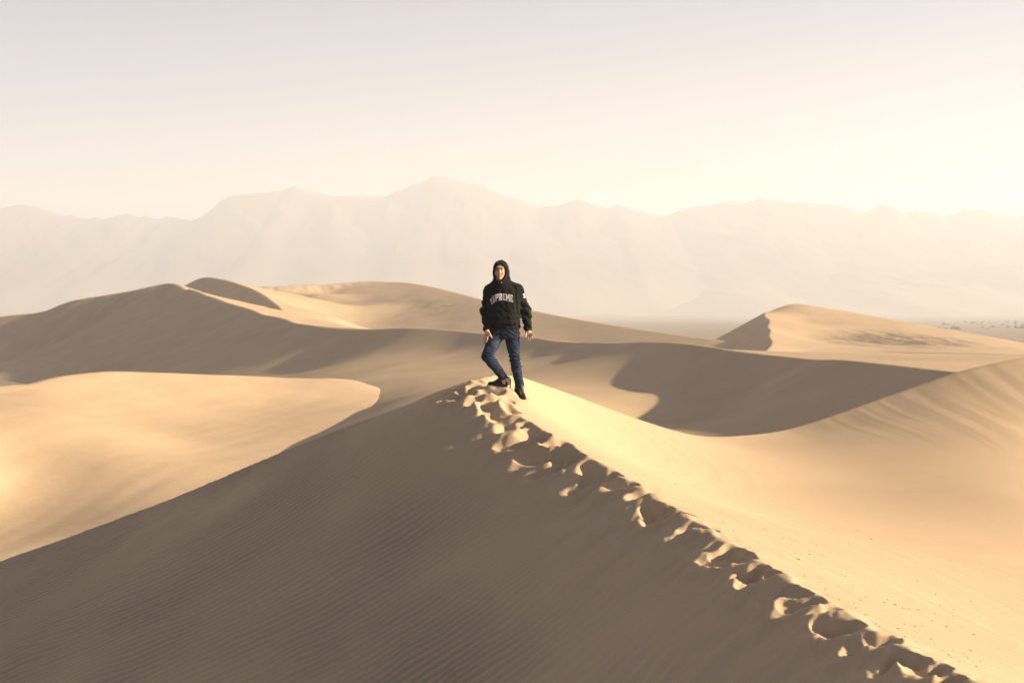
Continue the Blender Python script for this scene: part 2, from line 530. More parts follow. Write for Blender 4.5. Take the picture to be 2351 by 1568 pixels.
# ------------------------------------------------------------------ dunes behind
m_mid = sand_material('mid_sand', SAND, SAND_DARK, 0.01, grain_scale=60.0, wind=0.05)

# low bright dune on the left
LB_CREST = PL([(-500, 960, 46), (-250, 915, 50), (0, 884, 55), (60, 878, 56), (118, 863, 58), (203, 851, 60), (271, 848, 62), (372, 851, 64), (500, 857, 67),
               (650, 862, 70), (775, 865, 72), (819, 871, 73), (853, 886, 74), (868, 905, 75)])
lb_pts = [tuple(p) for p in LB_CREST] + [P(*a) for a in [
    (860, 905, 69), (840, 940, 62), (775, 980, 57), (707, 1003, 54), (640, 1030, 51), (560, 1075, 46), (450, 1120, 42), (300, 1180, 39), (0, 1275, 36), (-300, 1330, 34),
    (0, 1050, 44), (0, 1150, 41.5), (250, 960, 53), (250, 1060, 44.5), (450, 960, 57), (450, 1040, 49), (620, 930, 63), (700, 950, 60), (120, 940, 49.5), (-200, 1000, 41), (-200, 1150, 40.5)]]
lb = TPS(lb_pts, 1e-3)
LBD = dense(LB_CREST, 120)


def left_dune(X, Y, ev):
    h, s, a = ev(lambda p, q: ridge(LBD, p, q))
    back = np.where(s > 0, h - 0.35 * s, h - 0.6 * s)
    z = smin(ev(lb), back, 0.35)
    z = z + 0.09 * fbm(X * 0.06 + Y * 0.03, Y * 0.06, 71, 2) + 0.012 * perlin(X * 1.3 - Y * 0.35, Y * 0.2, 72)
    z = z + 0.10 * np.exp(-(s / 1.3) ** 2) * perlin(a * 0.22, s * 0.5, 74)
    return z


fan_sheet('left_dune', -0.62, -0.04, 420, 24, 95, 420, left_dune, m_mid, zmin=-14)

# broad hollow and its long crest
LONG = PL([(2700, 900, 31), (2400, 870, 36), (2200, 852, 40), (1900, 822, 48), (1650, 800, 58), (1400, 787, 72), (1250, 778, 84), (1100, 763, 94), (900, 752, 103),
           (750, 751, 112), (670, 741, 122), (600, 722, 135), (520, 694, 152), (470, 677, 165), (430, 662, 176), (402, 652, 184), (385, 650, 188)])
CL = PL([(385, 650, 188), (355, 655, 190), (250, 676, 196), (130, 699, 203), (0, 725, 212), (-250, 775, 224), (-500, 830, 236)])
LONGD = dense(LONG, 200)
CLD = dense(CL, 60)


hp = [tuple(p) for p in LONG] + [tuple(p) for p in CL]
hp += beside(LONG[:15], -5.0, 2.1) + beside(LONG[1:7], 2.0, -0.95) + beside(LONG[7:15], 2.8, -1.45) + beside(LONG[8:15], 6.5, -3.0) + beside(LONG[11:15], 12.0, -5.2)
hp += beside(CL[2:], -8.0, 3.0) + beside(CL[1:6], 6.0, -3.0)
hp += [P(*a) for a in [
    (1850, 960, 42), (1640, 990, 48), (1640, 900, 55), (1500, 900, 58), (1560, 985, 50), (1460, 893, 57.5), (1490, 915, 57), (1400, 940, 52), (1425, 890, 55.5), (1400, 850, 62), (1335, 815, 72), (640, 1030, 62), (560, 1070, 60), (450, 1100, 56), (300, 1150, 52), (720, 1003, 56),
    (1300, 930, 48), (1300, 880, 60), (1180, 900, 54), (1180, 850, 72), (1050, 850, 75), (1050, 900, 57), (1000, 930, 51), (930, 900, 61), (900, 950, 50), (800, 1000, 50),
    (1250, 815, 82), (1100, 805, 89), (1000, 815, 90), (900, 835, 88), (870, 875, 74), (800, 805, 104), (700, 855, 95), (600, 852, 104), 
    (450, 850, 116), (230, 800, 165), (300, 850, 136), (150, 850, 150), (130, 800, 186), (60, 768, 200),
    (0, 850, 164), (0, 800, 200), (-120, 800, 208), (-100, 860, 160), (-300, 860, 165)]]
hollow_f = TPS(hp, 2e-4)
kp = [tuple(p) for p in LONG] + beside(LONG, 6.0, 2.4) + [P(*a) for a in [
    (600, 700, 180), (700, 738, 152), (650, 716, 168), (750, 747, 140), (540, 690, 195), (480, 668, 215), (430, 655, 225), (800, 752, 135), (900, 756, 128),
    (1100, 775, 118), (1400, 800, 100), (1700, 815, 85), (2000, 826, 72), (2100, 838, 60), (2200, 832, 66), (2300, 832, 62), (2351, 822, 74), (2200, 818, 92), (2351, 815, 96), (2500, 830, 80)]]
hollow_k = TPS(kp, 3e-4)


def hollow(X, Y, ev):
    f = ev(hollow_f)
    h, s, a = ev(lambda p, q: ridge(LONGD, p, q))         # + is the left (near, shaded) side of the line
    k = ev(hollow_k)
    z = smin(f, k, 0.10)
    h2, s2, a2 = ev(lambda p, q: ridge(CLD, p, q))
    b2 = np.where(s2 < 0, h2 + 0.5 * s2, h2 + 0.8 * s2)
    z = smin(z, np.where(Y > 150, b2, 1e3), 0.10)
    # avalanche flutes below the left crest
    fl = perlin(a2 * 0.8, s2 * 0.05, 81) + 0.6 * perlin(a2 * 2.0, s2 * 0.12, 82)
    z = z + 0.42 * fl * sstep(0.0, 1.0, s2) * sstep(24, 12, s2 + 5 * perlin(a2 * .12, 0 * a2, 83)) * sstep(34, 18, a2 + 6 * perlin(s2 * .3, a2 * .1, 85)) * (X < -40)
    z = z + 0.07 * fbm(X * 0.09, Y * 0.05, 84, 3) * sstep(0, 8, np.abs(s))
    return z


fan_sheet('hollow_dune', -0.60, 0.60, 760, 29, 262, 700, hollow, m_mid, zmin=-14)

# dunes along the skyline
BRINK = PL([(400, 668, 252), (425, 655, 249), (465, 636, 244), (500, 640, 236), (540, 649, 229), (580, 662, 222), (605, 675, 217), (620, 688, 213), (632, 700, 208), (650, 716, 198)])
SKY = PL([(380, 700, 300), (480, 668, 285), (560, 657, 272), (640, 656, 272), (700, 653, 275), (780, 649, 279), (850, 645, 282), (880, 647, 280), (930, 648, 272), (1000, 660, 258),
          (1110, 688, 236), (1220, 712, 214), (1400, 745, 188), (1640, 779, 160), (1770, 794, 150), (2000, 804, 140), (2351, 813, 128), (2700, 830, 120)])
sk = [tuple(p) for p in SKY] + [tuple(p) for p in BRINK] + [P(*a) for a in [
    (650, 690, 222), (700, 715, 206), (760, 745, 190), (700, 680, 244), (750, 690, 240), (720, 668, 262), (770, 725, 208), (800, 665, 270), ]]
sk += beside(SKY[6:16], -12.0, -2.7) + beside(SKY[8:16], -24.0, -5.0)
sky_f = TPS(sk, 5e-4)
BRD = dense(BRINK, 60)
SKD = dense(SKY, 120)


def skyline(X, Y, ev):
    f = ev(sky_f)
    h, s, a = ev(lambda p, q: ridge(BRD, p, q))           # line runs towards us: + is its left-hand side (east), - is the lee
    lee_ = np.where(s < 0, h + 0.62 * s, h + 0.8 * s)
    z = np.where(X < -22, smin(f, lee_, 0.08), f)
    h2, s2, a2 = ev(lambda p, q: ridge(SKD, p, q))
    b = np.where(s2 > 0, h2 - 0.3 * s2, h2 - 0.8 * s2)
    z = smin(z, b, 0.08)
    z = z + 0.20 * fbm(X * 0.06, Y * 0.04, 91, 3) * sstep(0, 10, np.abs(s)) * sstep(0, 10, np.abs(s2))
    yf = np.interp(X / Y, [-.34, -.1, 0, .13, .3], [190, 168, 150, 122, 100])
    z = z - 0.5 * np.maximum(0, yf - Y)
    lip = np.exp(-((s2 + 2.0) / 1.5) ** 2) * (X < -28)
    z = z + 0.25 * lip * perlin(a2 * 0.9, s2 * 0.3, 92)
    return z


P_st = P(900, 700, 235)
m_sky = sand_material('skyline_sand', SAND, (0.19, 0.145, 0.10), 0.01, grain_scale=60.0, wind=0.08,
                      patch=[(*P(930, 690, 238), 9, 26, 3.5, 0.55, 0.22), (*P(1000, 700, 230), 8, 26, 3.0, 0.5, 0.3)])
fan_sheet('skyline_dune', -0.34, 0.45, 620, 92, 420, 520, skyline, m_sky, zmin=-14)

# sharp-crested dune on the right
E_BR = PL([(1790, 704, 186), (1758, 717, 178), (1767, 735, 166), (1770, 755, 153), (1766, 771, 146), (1773, 786, 138), (1768, 796, 133), (1755, 812, 124)])
E_SK = PL([(1640, 780, 196), (1700, 745, 190), (1758, 717, 184), (1790, 705, 186), (1825, 697, 188), (1870, 703, 187), (2000, 724, 183), (2200, 760, 176), (2351, 788, 171), (2600, 835, 162)])
ef = TPS([tuple(p) for p in E_BR] + [tuple(p) for p in E_SK] + [P(*a) for a in [
    (1850, 740, 176), (1850, 780, 154), (1950, 770, 160), (1950, 795, 146), (2100, 790, 150), (2100, 770, 164), (2250, 795, 150), (2351, 805, 146), (1850, 815, 132), (2100, 815, 134), (2400, 830, 130)]], 5e-4)
EBD = dense(E_BR, 60)
ESD = dense(E_SK, 60)


def right_dune(X, Y, ev):
    f = ev(ef)
    h, s, a = ev(lambda p, q: ridge(EBD, p, q))           # runs towards us: lee (west) is its right = negative
    lee_ = np.where(s < 0, h + 0.55 * s, h + 0.8 * s)
    z = smin(f, lee_, 0.06)
    h2, s2, a2 = ev(lambda p, q: ridge(ESD, p, q))
    b = np.where(s2 > 0, h2 - 0.35 * s2, h2 - 0.9 * s2)
    z = smin(z, b, 0.3)
    return z + 0.05 * fbm(X * 0.12, Y * 0.06, 95, 3) * sstep(0, 5, np.abs(s))


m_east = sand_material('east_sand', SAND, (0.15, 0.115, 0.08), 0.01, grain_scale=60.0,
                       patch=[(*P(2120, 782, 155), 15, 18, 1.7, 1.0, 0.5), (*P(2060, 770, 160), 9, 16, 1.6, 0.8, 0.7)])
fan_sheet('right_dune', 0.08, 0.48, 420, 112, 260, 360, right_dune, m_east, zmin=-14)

# desert floor out to the mountains
m_floor = sand_material('floor_sand', (0.32, 0.25, 0.185), (0.2, 0.16, 0.12), 0.02, grain_scale=8.0)


def floor_z(X, Y):
    r = np.hypot(X, Y)
    return -7.2 + 0.5 * fbm(X * 0.01, Y * 0.01, 101, 3) * sstep(100, 400, r) + 12 * sstep(1300, 3600, r)


n = 161
g = np.sign(np.linspace(-1, 1, n)) * np.abs(np.linspace(-1, 1, n)) ** 2.2
GX, GY = np.meshgrid(g * 1720, np.where(g < 0, g * 56, g * 4480), indexing='xy')
GZ = floor_z(GX, GY)
i = (np.arange(n - 1)[:, None] * n + np.arange(n - 1)[None]).ravel()
tag(mesh_from_arrays('desert_floor', np.column_stack([GX.ravel(), GY.ravel(), GZ.ravel()]), np.column_stack([i, i + 1, i + n + 1, i + n]), m_floor), kind='structure')

# ------------------------------------------------------------------ mountains
FAR = [(-380, 470), (-300, 480), (-200, 490), (-80, 486), (0, 479), (20, 475), (37, 470), (58, 469), (68, 474), (83, 473), (91, 478), (118, 487.5), (132, 494), (149, 497), (162, 494.6), (183, 501), (203, 502.7),
       (213, 498.7), (237, 503), (252, 501), (267, 496), (288, 491), (306, 493), (318, 499), (338, 496), (352, 502.7), (369, 503), (386, 496), (406, 501), (440, 507), (460, 499), (484, 482),
       (504, 463), (525, 452), (545, 447), (575, 444.5), (616, 442), (633, 438), (650, 439.4), (660, 433), (679, 426.6), (694, 432.6), (711, 439.4), (745, 447), (765, 450), (796, 450),
       (830, 453), (884, 451), (904, 442), (935, 431.6), (948, 422.5), (967, 421), (985, 409.6), (1001, 403.5), (1019, 405.6), (1046, 413), (1084, 421), (1111, 426.6), (1122, 436.7),
       (1151, 449.6), (1190, 456), (1212, 470.6), (1236, 476.7), (1260, 472), (1277, 473), (1304, 464.8), (1324, 458), (1344, 462), (1365, 473), (1395, 479), (1417, 470), (1439, 477),
       (1466, 486), (1507, 494), (1534, 495), (1554, 486), (1595, 474), (1633, 472), (1663, 462), (1689, 460.7), (1704, 466), (1726, 463), (1745, 454.6), (1768, 460), (1789, 460.7),
       (1809, 466), (1838, 463), (1860, 467), (1921, 468.5), (1944, 476), (1983, 488), (1998, 482.7), (2024, 467.4), (2042, 472), (2076, 491.5), (2100, 481), (2120, 486), (2144, 487.8),
       (2166, 497), (2195, 491), (2212, 480), (2256, 481), (2283, 489.5), (2337, 498), (2351, 494.5), (2450, 476), (2560, 492), (2700, 480)]
NEAR = [(1200, 735), (1400, 715), (1480, 700), (1555, 679), (1606, 662), (1663, 648), (1700, 648.6), (1745, 652), (1778, 660), (1826, 653.7), (1877, 640), (1910, 630), (1944, 622), (2009, 620), (2046, 625),
        (2131, 625), (2198, 618), (2266, 606), (2351, 604.6), (2450, 590), (2600, 600), (2800, 580), (3000, 600)]


def mountains(name, prof, dist, width, mat, seed, nx=700, ny=110, rough=1.0):
    pv = np.array(prof)
    vx = np.linspace(pv[0, 0], pv[-1, 0], nx)
    hz = np.interp(vx, pv[:, 0], 720 - pv[:, 1]) / KP * dist
    x = (vx - 1175.5) / KP * dist
    t = np.concatenate([np.linspace(-1, 0, int(ny * .62)), np.linspace(0, 0.6, ny - int(ny * .62))[1:]])   # -1 foot near us, 0 crest
    X = np.broadcast_to(x[None], (len(t), nx)).copy()
    T = np.broadcast_to(t[:, None], X.shape)
    Y = dist + T * width
    away = np.abs(T)
    prof_ = np.clip(1 - away, 0, 1) ** 1.25
    sp = np.abs(fbm(X / (dist * 0.045) + 0.8 * T, T * 3.2 + 0.3 * X / (dist * 0.045), seed, 5)) * 1.3
    bump = sstep(0.0, 0.16, away) * (1 - 0.5 * away)
    Z = (hz[None] + 7) * prof_ * (1 - 0.09 * rough * sp * bump) - 7.5
    Y = Y + dist * 0.012 * perlin(X / (dist * 0.03), T * 2, seed + 9) * sstep(0, .2, away)
    co = np.column_stack([X.ravel(), Y.ravel(), Z.ravel()])
    i = (np.arange(len(t) - 1)[:, None] * nx + np.arange(nx - 1)[None]).ravel()
    return tag(mesh_from_arrays(name, co, np.column_stack([i, i + 1, i + nx + 1, i + nx]), mat), kind='structure')


m_rock, n_, l_, b_ = new_mat('mountain_rock')
geo = n_.new('ShaderNodeNewGeometry')
nz = n_.new('ShaderNodeTexNoise'); nz.inputs['Scale'].default_value = 0.01; nz.inputs['Detail'].default_value = 6
l_.new(geo.outputs['Position'], nz.inputs['Vector'])
rr = ramp(n_, l_, nz.outputs['Fac'], [(0.35, (0.075, 0.055, 0.042)), (0.65, (0.10, 0.077, 0.058))])
sz = n_.new('ShaderNodeSeparateXYZ'); l_.new(geo.outputs['Position'], sz.inputs[0])
fan = n_.new('ShaderNodeMapRange'); fan.interpolation_type = 'SMOOTHSTEP'          # gravel fans round the foot
fan.inputs['From Min'].default_value = -5; fan.inputs['From Max'].default_value = 110; fan.inputs['To Min'].default_value = 1; fan.inputs['To Max'].default_value = 0
l_.new(sz.outputs['Z'], fan.inputs['Value'])
mf = n_.new('ShaderNodeMix'); mf.data_type = 'RGBA'; mf.inputs['B'].default_value = (0.30, 0.235, 0.175, 1)
l_.new(fan.outputs[0], mf.inputs['Factor']); l_.new(rr.outputs['Color'], mf.inputs['A'])
l_.new(mf.outputs['Result'], b_.inputs['Base Color']); b_.inputs['Roughness'].default_value = 1.0; b_.inputs['Specular IOR Level'].default_value = 0.05
tag(mountains('far_mountain_range', FAR, 3600.0, 1100.0, m_rock, 201), None)
tag(mountains('near_mountain_range', NEAR, 2900.0, 700.0, m_rock, 231, nx=400, ny=80), None)

# ------------------------------------------------------------------ haze: the dusty air of the basin
hz_me = bpy.data.meshes.new('haze')
bm = bmesh.new()
bmesh.ops.create_cube(bm, size=1.0)
HX, HY0, HY1, HZ0, HZ1 = 1750.0, -60.0, 4500.0, -16.0, 362.0
for v in bm.verts:
    v.co = Vector((v.co.x * 2 * HX, HY0 if v.co.y < 0 else HY1, HZ0 if v.co.z < 0 else HZ1))
bm.to_mesh(hz_me); bm.free()
haze = bpy.data.objects.new('haze', hz_me); col.objects.link(haze)
tag(haze, 'pale warm haze filling the desert basin', kind='stuff')
m_haze = bpy.data.materials.new('haze'); m_haze.use_nodes = True
hn, hl = m_haze.node_tree.nodes, m_haze.node_tree.links
hn.clear()
ho = hn.new('ShaderNodeOutputMaterial'); hv = hn.new('ShaderNodeVolumePrincipled')
hv.inputs['Color'].default_value = (0.955, 0.975, 1.0, 1)
hv.inputs['Density'].default_value = HAZE_DENSITY
hv.inputs['Anisotropy'].default_value = 0.2
hl.new(hv.outputs['Volume'], ho.inputs['Volume'])
hz_me.materials.append(m_haze)

# ------------------------------------------------------------------ far scrub and blown straw
def shrub_mass(name, spots, mat):
    ico = bmesh.new(); bmesh.ops.create_icosphere(ico, subdivisions=2, radius=1.0)
    base = np.array([v.co[:] for v in ico.verts]); tri = np.array([[v.index for v in f.verts] for f in ico.faces]); ico.free()
    co, q = [], []
    for j, (x, y, z, r) in enumerate(spots):
        k = 1 + 0.35 * RNG.normal(size=(len(base), 1)).clip(-1.5, 1.5)
        c = base * k * np.array((r, r, r * 0.6)) + np.array((x, y, z + r * 0.2))
        q.append(tri + sum(len(a) for a in co)); co.append(c)
    return tag(mesh_from_arrays(name, np.vstack(co), np.vstack(q), mat, smooth=False), kind='stuff')


m_scrub, n_, l_, b_ = new_mat('scrub')
ob = n_.new('ShaderNodeNewGeometry'); nz = n_.new('ShaderNodeTexNoise'); nz.inputs['Scale'].default_value = 0.4
l_.new(ob.outputs['Position'], nz.inputs['Vector'])
rr = ramp(n_, l_, nz.outputs['Fac'], [(0.35, (0.15, 0.145, 0.095)), (0.7, (0.27, 0.24, 0.17))])
l_.new(rr.outputs['Color'], b_.inputs['Base Color']); b_.inputs['Roughness'].default_value = 0.95
spots = []
for k in range(70):
    d = RNG.uniform(650, 1400); vx = RNG.uniform(2150, 2480)
    x = (vx - 1175.5) / KP * d
    spots.append((x, d, float(floor_z(np.array([x]), np.array([d]))[0]), RNG.uniform(0.4, 1.5)))
tag(shrub_mass('desert_scrub', spots, m_scrub), 'scattered grey green desert scrub on the far flat')

m_straw = bpy.data.materials.new('straw'); m_straw.use_nodes = True
bs = m_straw.node_tree.nodes['Principled BSDF']; bs.inputs['Base Color'].default_value = (0.16, 0.11, 0.06, 1); bs.inputs['Roughness'].default_value = 0.9
co, q = [], []
dune_bvh_z = lambda x, y: float(dune_plain(np.array([x]), np.array([y]))[0][0])
for k in range(150):
    vx = RNG.uniform(1420, 2250); vy0 = 1086 + (vx - 1415) * 0.585
    vy = vy0 - abs(RNG.normal(40, 95))
    x, y, z = hit(lambda a, b: dune_plain(a, b)[0], vx, vy)
    if y < 7.5: continue
    L_ = RNG.uniform(0.006, 0.022) * (2.2 if RNG.random() < 0.08 else 1.0); an = RNG.normal(-0.5, 0.5); w_ = RNG.uniform(0.0008, 0.0018)
    dx, dy = math.cos(an) * L_, math.sin(an) * L_
    z1 = dune_bvh_z(x + dx, y + dy)
    s0 = len(co)
    n_x, n_y = -math.sin(an) * w_, math.cos(an) * w_
    for (px, py, pz) in ((x, y, z), (x + dx, y + dy, z1)):
        co += [(px + n_x, py + n_y, pz + 0.003), (px - n_x, py - n_y, pz + 0.003), (px, py, pz + 0.003 + w_ * 2)]
    for a, b in ((0, 1), (1, 2), (2, 0)):
        q.append((s0 + a, s0 + b, s0 + 3 + b, s0 + 3 + a))
o = mesh_from_arrays('straw_debris', np.array(co), q, m_straw, smooth=False)
tag(o, 'bits of dry straw blown over the sunlit sand', kind='stuff')

for nm, lb_ in (('foreground_dune', 'near dune with rippled shaded face, trodden crest and smooth sunlit bowl'), ('left_dune', 'low smooth sunlit dune at the left below the shaded slope'),
                ('hollow_dune', 'broad dune with a long crest and shaded hollow behind the person'), ('skyline_dune', 'dunes along the skyline with a dark lens-shaped slip face'),
                ('right_dune', 'sharp-crested dune at the right with a dark stained flank'), ('desert_floor', 'flat pale desert floor reaching to the mountains'),
                ('far_mountain_range', 'hazy mountain range across the whole background'), ('near_mountain_range', 'lower hazy foothills at the right')):
    bpy.data.objects[nm]['label'] = lb_
# ------------------------------------------------------------------ the person on the crest
from mathutils.bvhtree import BVHTree

ORG = np.array((-0.1257, 18.0, -1.055))
SC = 0.000688


def Q(cx, cy, y=0.0):
    """place on the figure: x to the picture's right, y away from the viewer, z up (metres)"""
    return np.array(((cx - 700) * SC, y, (2640 - cy) * SC))


class Vox:
    """solid shaped as a signed distance field, turned into one continuous mesh"""
    def __init__(self, lo, hi, h):
        self.lo = np.array(lo, float); self.h = h
        self.n = np.ceil((np.array(hi) - self.lo) / h).astype(int) + 1
        self.d = np.full(self.n, 1.0, np.float32)
        self.ax = [self.lo[k] + h * np.arange(self.n[k]) for k in range(3)]

    def block(self, lo, hi):
        a = np.clip(np.floor((np.array(lo) - self.lo) / self.h).astype(int), 0, self.n - 1)
        b = np.clip(np.ceil((np.array(hi) - self.lo) / self.h).astype(int) + 1, 1, self.n)
        sl = tuple(slice(i, j) for i, j in zip(a, b))
        g = np.meshgrid(*[self.ax[k][a[k]:b[k]] for k in range(3)], indexing='ij')
        return sl, g

    def add(self, sl, f, k):
        self.d[sl] = smin(self.d[sl], f, k)

    def cap(self, a, b, ra, rb, k=0.01, sy=1.0):
        """tapered limb"""
        a = np.array(a, float); b = np.array(b, float); r = max(ra, rb) * max(1, 1 / sy) + k + 0.03
        sl, (X, Y, Z) = self.block(np.minimum(a, b) - r, np.maximum(a, b) + r)
        v = b - a; w = np.array((1, sy, 1))
        vv = v * w
        t = np.clip(((X - a[0]) * vv[0] + (Y - a[1]) * sy * vv[1] + (Z - a[2]) * vv[2]) / (vv @ vv + 1e-12), 0, 1)
        f = np.sqrt((X - a[0] - t * v[0]) ** 2 + ((Y - a[1] - t * v[1]) * sy) ** 2 + (Z - a[2] - t * v[2]) ** 2) - (ra + t * (rb - ra))
        self.add(sl, f, k)

    def chain(self, pts, radii, k=0.01, sy=1.0):
        for i in range(len(pts) - 1):
            self.cap(pts[i], pts[i + 1], radii[i], radii[i + 1], k, sy)

    def ell_f(self, c, r, X, Y, Z, rot=None):
        x, y, z = X - c[0], Y - c[1], Z - c[2]
        if rot is not None:
            M = np.array(rot.to_matrix().transposed())
            x, y, z = (M[k, 0] * x + M[k, 1] * y + M[k, 2] * z for k in range(3))
        q0 = np.sqrt((x / r[0]) ** 2 + (y / r[1]) ** 2 + (z / r[2]) ** 2)
        q1 = np.sqrt((x / r[0] ** 2) ** 2 + (y / r[1] ** 2) ** 2 + (z / r[2] ** 2) ** 2) + 1e-9
        return q0 * (q0 - 1) / q1

    def ell(self, c, r, k=0.01, rot=None, cut=False):
        m = max(r) + k + 0.03
        sl, (X, Y, Z) = self.block(np.array(c) - m, np.array(c) + m)
        f = self.ell_f(c, r, X, Y, Z, rot)
        if cut: self.d[sl] = smax(self.d[sl], -f, k)
        else: self.add(sl, f, k)

    def loft(self, prof, k=0.02, p=2.5):
        """stack of rounded sections (x, y, z, half width, half depth)"""
        q = np.array(sorted(prof, key=lambda a: a[2]))
        m = 0.08
        lo = (min(q[:, 0] - q[:, 3]) - m, min(q[:, 1] - q[:, 4]) - m, q[0, 2] - m); hi = (max(q[:, 0] + q[:, 3]) + m, max(q[:, 1] + q[:, 4]) + m, q[-1, 2] + m)
        sl, (X, Y, Z) = self.block(lo, hi)
        cx, cy, rx, ry = (np.interp(Z, q[:, 2], q[:, j]) for j in (0, 1, 3, 4))
        f = ((np.abs((X - cx) / rx) ** p + np.abs((Y - cy) / ry) ** p) ** (1 / p) - 1) * np.minimum(rx, ry)
        f = smax(f, np.maximum(q[0, 2] - Z, Z - q[-1, 2]), 0.015)
        self.add(sl, f, k)

    def cut_plane(self, c, nrm, rad, k=0.004):
        """remove what lies beyond a plane, within a ball round its centre"""
        c = np.array(c, float); nrm = np.array(nrm, float); nrm /= np.linalg.norm(nrm)
        sl, (X, Y, Z) = self.block(c - rad, c + rad)
        g = (X - c[0]) * nrm[0] + (Y - c[1]) * nrm[1] + (Z - c[2]) * nrm[2]
        ball = np.sqrt((X - c[0]) ** 2 + (Y - c[1]) ** 2 + (Z - c[2]) ** 2) - rad
        self.d[sl] = smax(self.d[sl], -np.maximum(-g, ball), k)

    def fold(self, lo, hi, fn):
        sl, (X, Y, Z) = self.block(lo, hi)
        near = np.abs(self.d[sl]) < 0.06
        self.d[sl] = self.d[sl] + np.where(near, fn(X, Y, Z), 0)

    def mesh(self, name, mat, parent=None):
        d = self.d; nx, ny, nz = d.shape
        ins = d < 0
        c = np.zeros((nx - 1, ny - 1, nz - 1), np.int8)
        for i in (0, 1):
            for j in (0, 1):
                for k in (0, 1):
                    c += ins[i:nx - 1 + i, j:ny - 1 + j, k:nz - 1 + k]
        act = (c > 0) & (c < 8)
        I = np.argwhere(act)
        acc = np.zeros((len(I), 3)); cnt = np.zeros(len(I))
        cor = [(i, j, k) for i in (0, 1) for j in (0, 1) for k in (0, 1)]
        for a in cor:
            for ax in range(3):
                if a[ax]: continue
                b = list(a); b[ax] = 1
                da = d[I[:, 0] + a[0], I[:, 1] + a[1], I[:, 2] + a[2]].astype(float)
                db = d[I[:, 0] + b[0], I[:, 1] + b[1], I[:, 2] + b[2]].astype(float)
                m = (da < 0) != (db < 0)
                t = np.where(m, da / np.where(m, da - db, 1), 0)
                p = np.tile(np.array(a, float), (len(I), 1)); p[:, ax] = t
                acc[m] += p[m]; cnt[m] += 1
        co = self.lo + (I + acc / cnt[:, None]) * self.h
        idx = np.full(act.shape, -1, np.int64); idx[act] = np.arange(len(I))
        quads = []
        for ax in range(3):
            u, v = (ax + 1) % 3, (ax + 2) % 3
            s0 = [slice(None)] * 3; s1 = [slice(None)] * 3
            s0[ax] = slice(0, d.shape[ax] - 1); s1[ax] = slice(1, d.shape[ax])
            A = ins[tuple(s0)]; B = ins[tuple(s1)]
            e = np.argwhere(A != B)
            e = e[(e[:, u] > 0) & (e[:, v] > 0) & (e[:, u] < d.shape[u] - 1) & (e[:, v] < d.shape[v] - 1)]
            fl = A[e[:, 0], e[:, 1], e[:, 2]]

            def cell(du, dv):
                w = e.copy(); w[:, u] += du; w[:, v] += dv
                return idx[w[:, 0], w[:, 1], w[:, 2]]
            q = np.column_stack([cell(-1, -1), cell(0, -1), cell(0, 0), cell(-1, 0)])
            q[~fl] = q[~fl][:, ::-1]
            quads.append(q)
        q = np.vstack(quads)
        q = q[(q >= 0).all(1)]
        o = mesh_from_arrays(name, co + ORG if parent is None else co, q, mat)
        return o


def child(o, parent):
    o.parent = parent
    return o


def simple_mat(name, colr, rough=0.8, spec=0.3, noise=0.0, scale=60.0, bump=0.0, sheen=0.0):
    m, n, l, b = new_mat(name)
    b.inputs['Roughness'].default_value = rough
    b.inputs['Specular IOR Level'].default_value = spec
    tcn = n.new('ShaderNodeTexCoord')
    nz = n.new('ShaderNodeTexNoise'); nz.inputs['Scale'].default_value = scale; nz.inputs['Detail'].default_value = 4
    l.new(tcn.outputs['Object'], nz.inputs['Vector'])
    r = ramp(n, l, nz.outputs['Fac'], [(0.3, tuple(c * (1 - noise) for c in colr)), (0.7, tuple(min(1, c * (1 + noise)) for c in colr))])
    l.new(r.outputs['Color'], b.inputs['Base Color'])
    if bump:
        bp = n.new('ShaderNodeBump'); bp.inputs['Strength'].default_value = 0.6; bp.inputs['Distance'].default_value = bump
        l.new(nz.outputs['Fac'], bp.inputs['Height']); l.new(bp.outputs['Normal'], b.inputs['Normal'])
    if sheen:
        b.inputs['Sheen Weight'].default_value = sheen; b.inputs['Sheen Roughness'].default_value = 0.5
    return m


m_skin = simple_mat('skin', (0.55, 0.32, 0.20), 0.48, 0.4, 0.08, 40)
m_skin.node_tree.nodes['Principled BSDF'].inputs['Subsurface Weight'].default_value = 0.06
m_skin.node_tree.nodes['Principled BSDF'].inputs['Subsurface Radius'].default_value = (0.012, 0.005, 0.003)
m_hood = simple_mat('black_fleece', (0.011, 0.0105, 0.010), 0.95, 0.1, 0.25, 90, 0.002, 0.05)
m_letter = simple_mat('stitched_letters', (0.52, 0.47, 0.48), 0.85, 0.1, 0.06, 120)
m_white = simple_mat('white_patch', (0.70, 0.66, 0.62), 0.8, 0.1, 0.05, 80)
m_brow = simple_mat('brow_hair', (0.012, 0.009, 0.008), 0.8, 0.1)
m_lip = simple_mat('lip', (0.30, 0.12, 0.09), 0.5, 0.3)
m_mouth = simple_mat('mouth_inside', (0.05, 0.015, 0.012), 0.6, 0.2)
m_teeth = simple_mat('teeth', (0.72, 0.66, 0.58), 0.3, 0.5)
m_metal = simple_mat('eyelet_metal', (0.6, 0.58, 0.55), 0.35, 0.6)
m_shoe_b = simple_mat('shoe_black', (0.014, 0.012, 0.011), 0.5, 0.4, 0.2, 60)
m_shoe_g = simple_mat('shoe_grey', (0.38, 0.34, 0.31), 0.55, 0.3, 0.06, 60)
m_shoe_s = simple_mat('shoe_sole', (0.55, 0.47, 0.39), 0.6, 0.3, 0.06, 60)

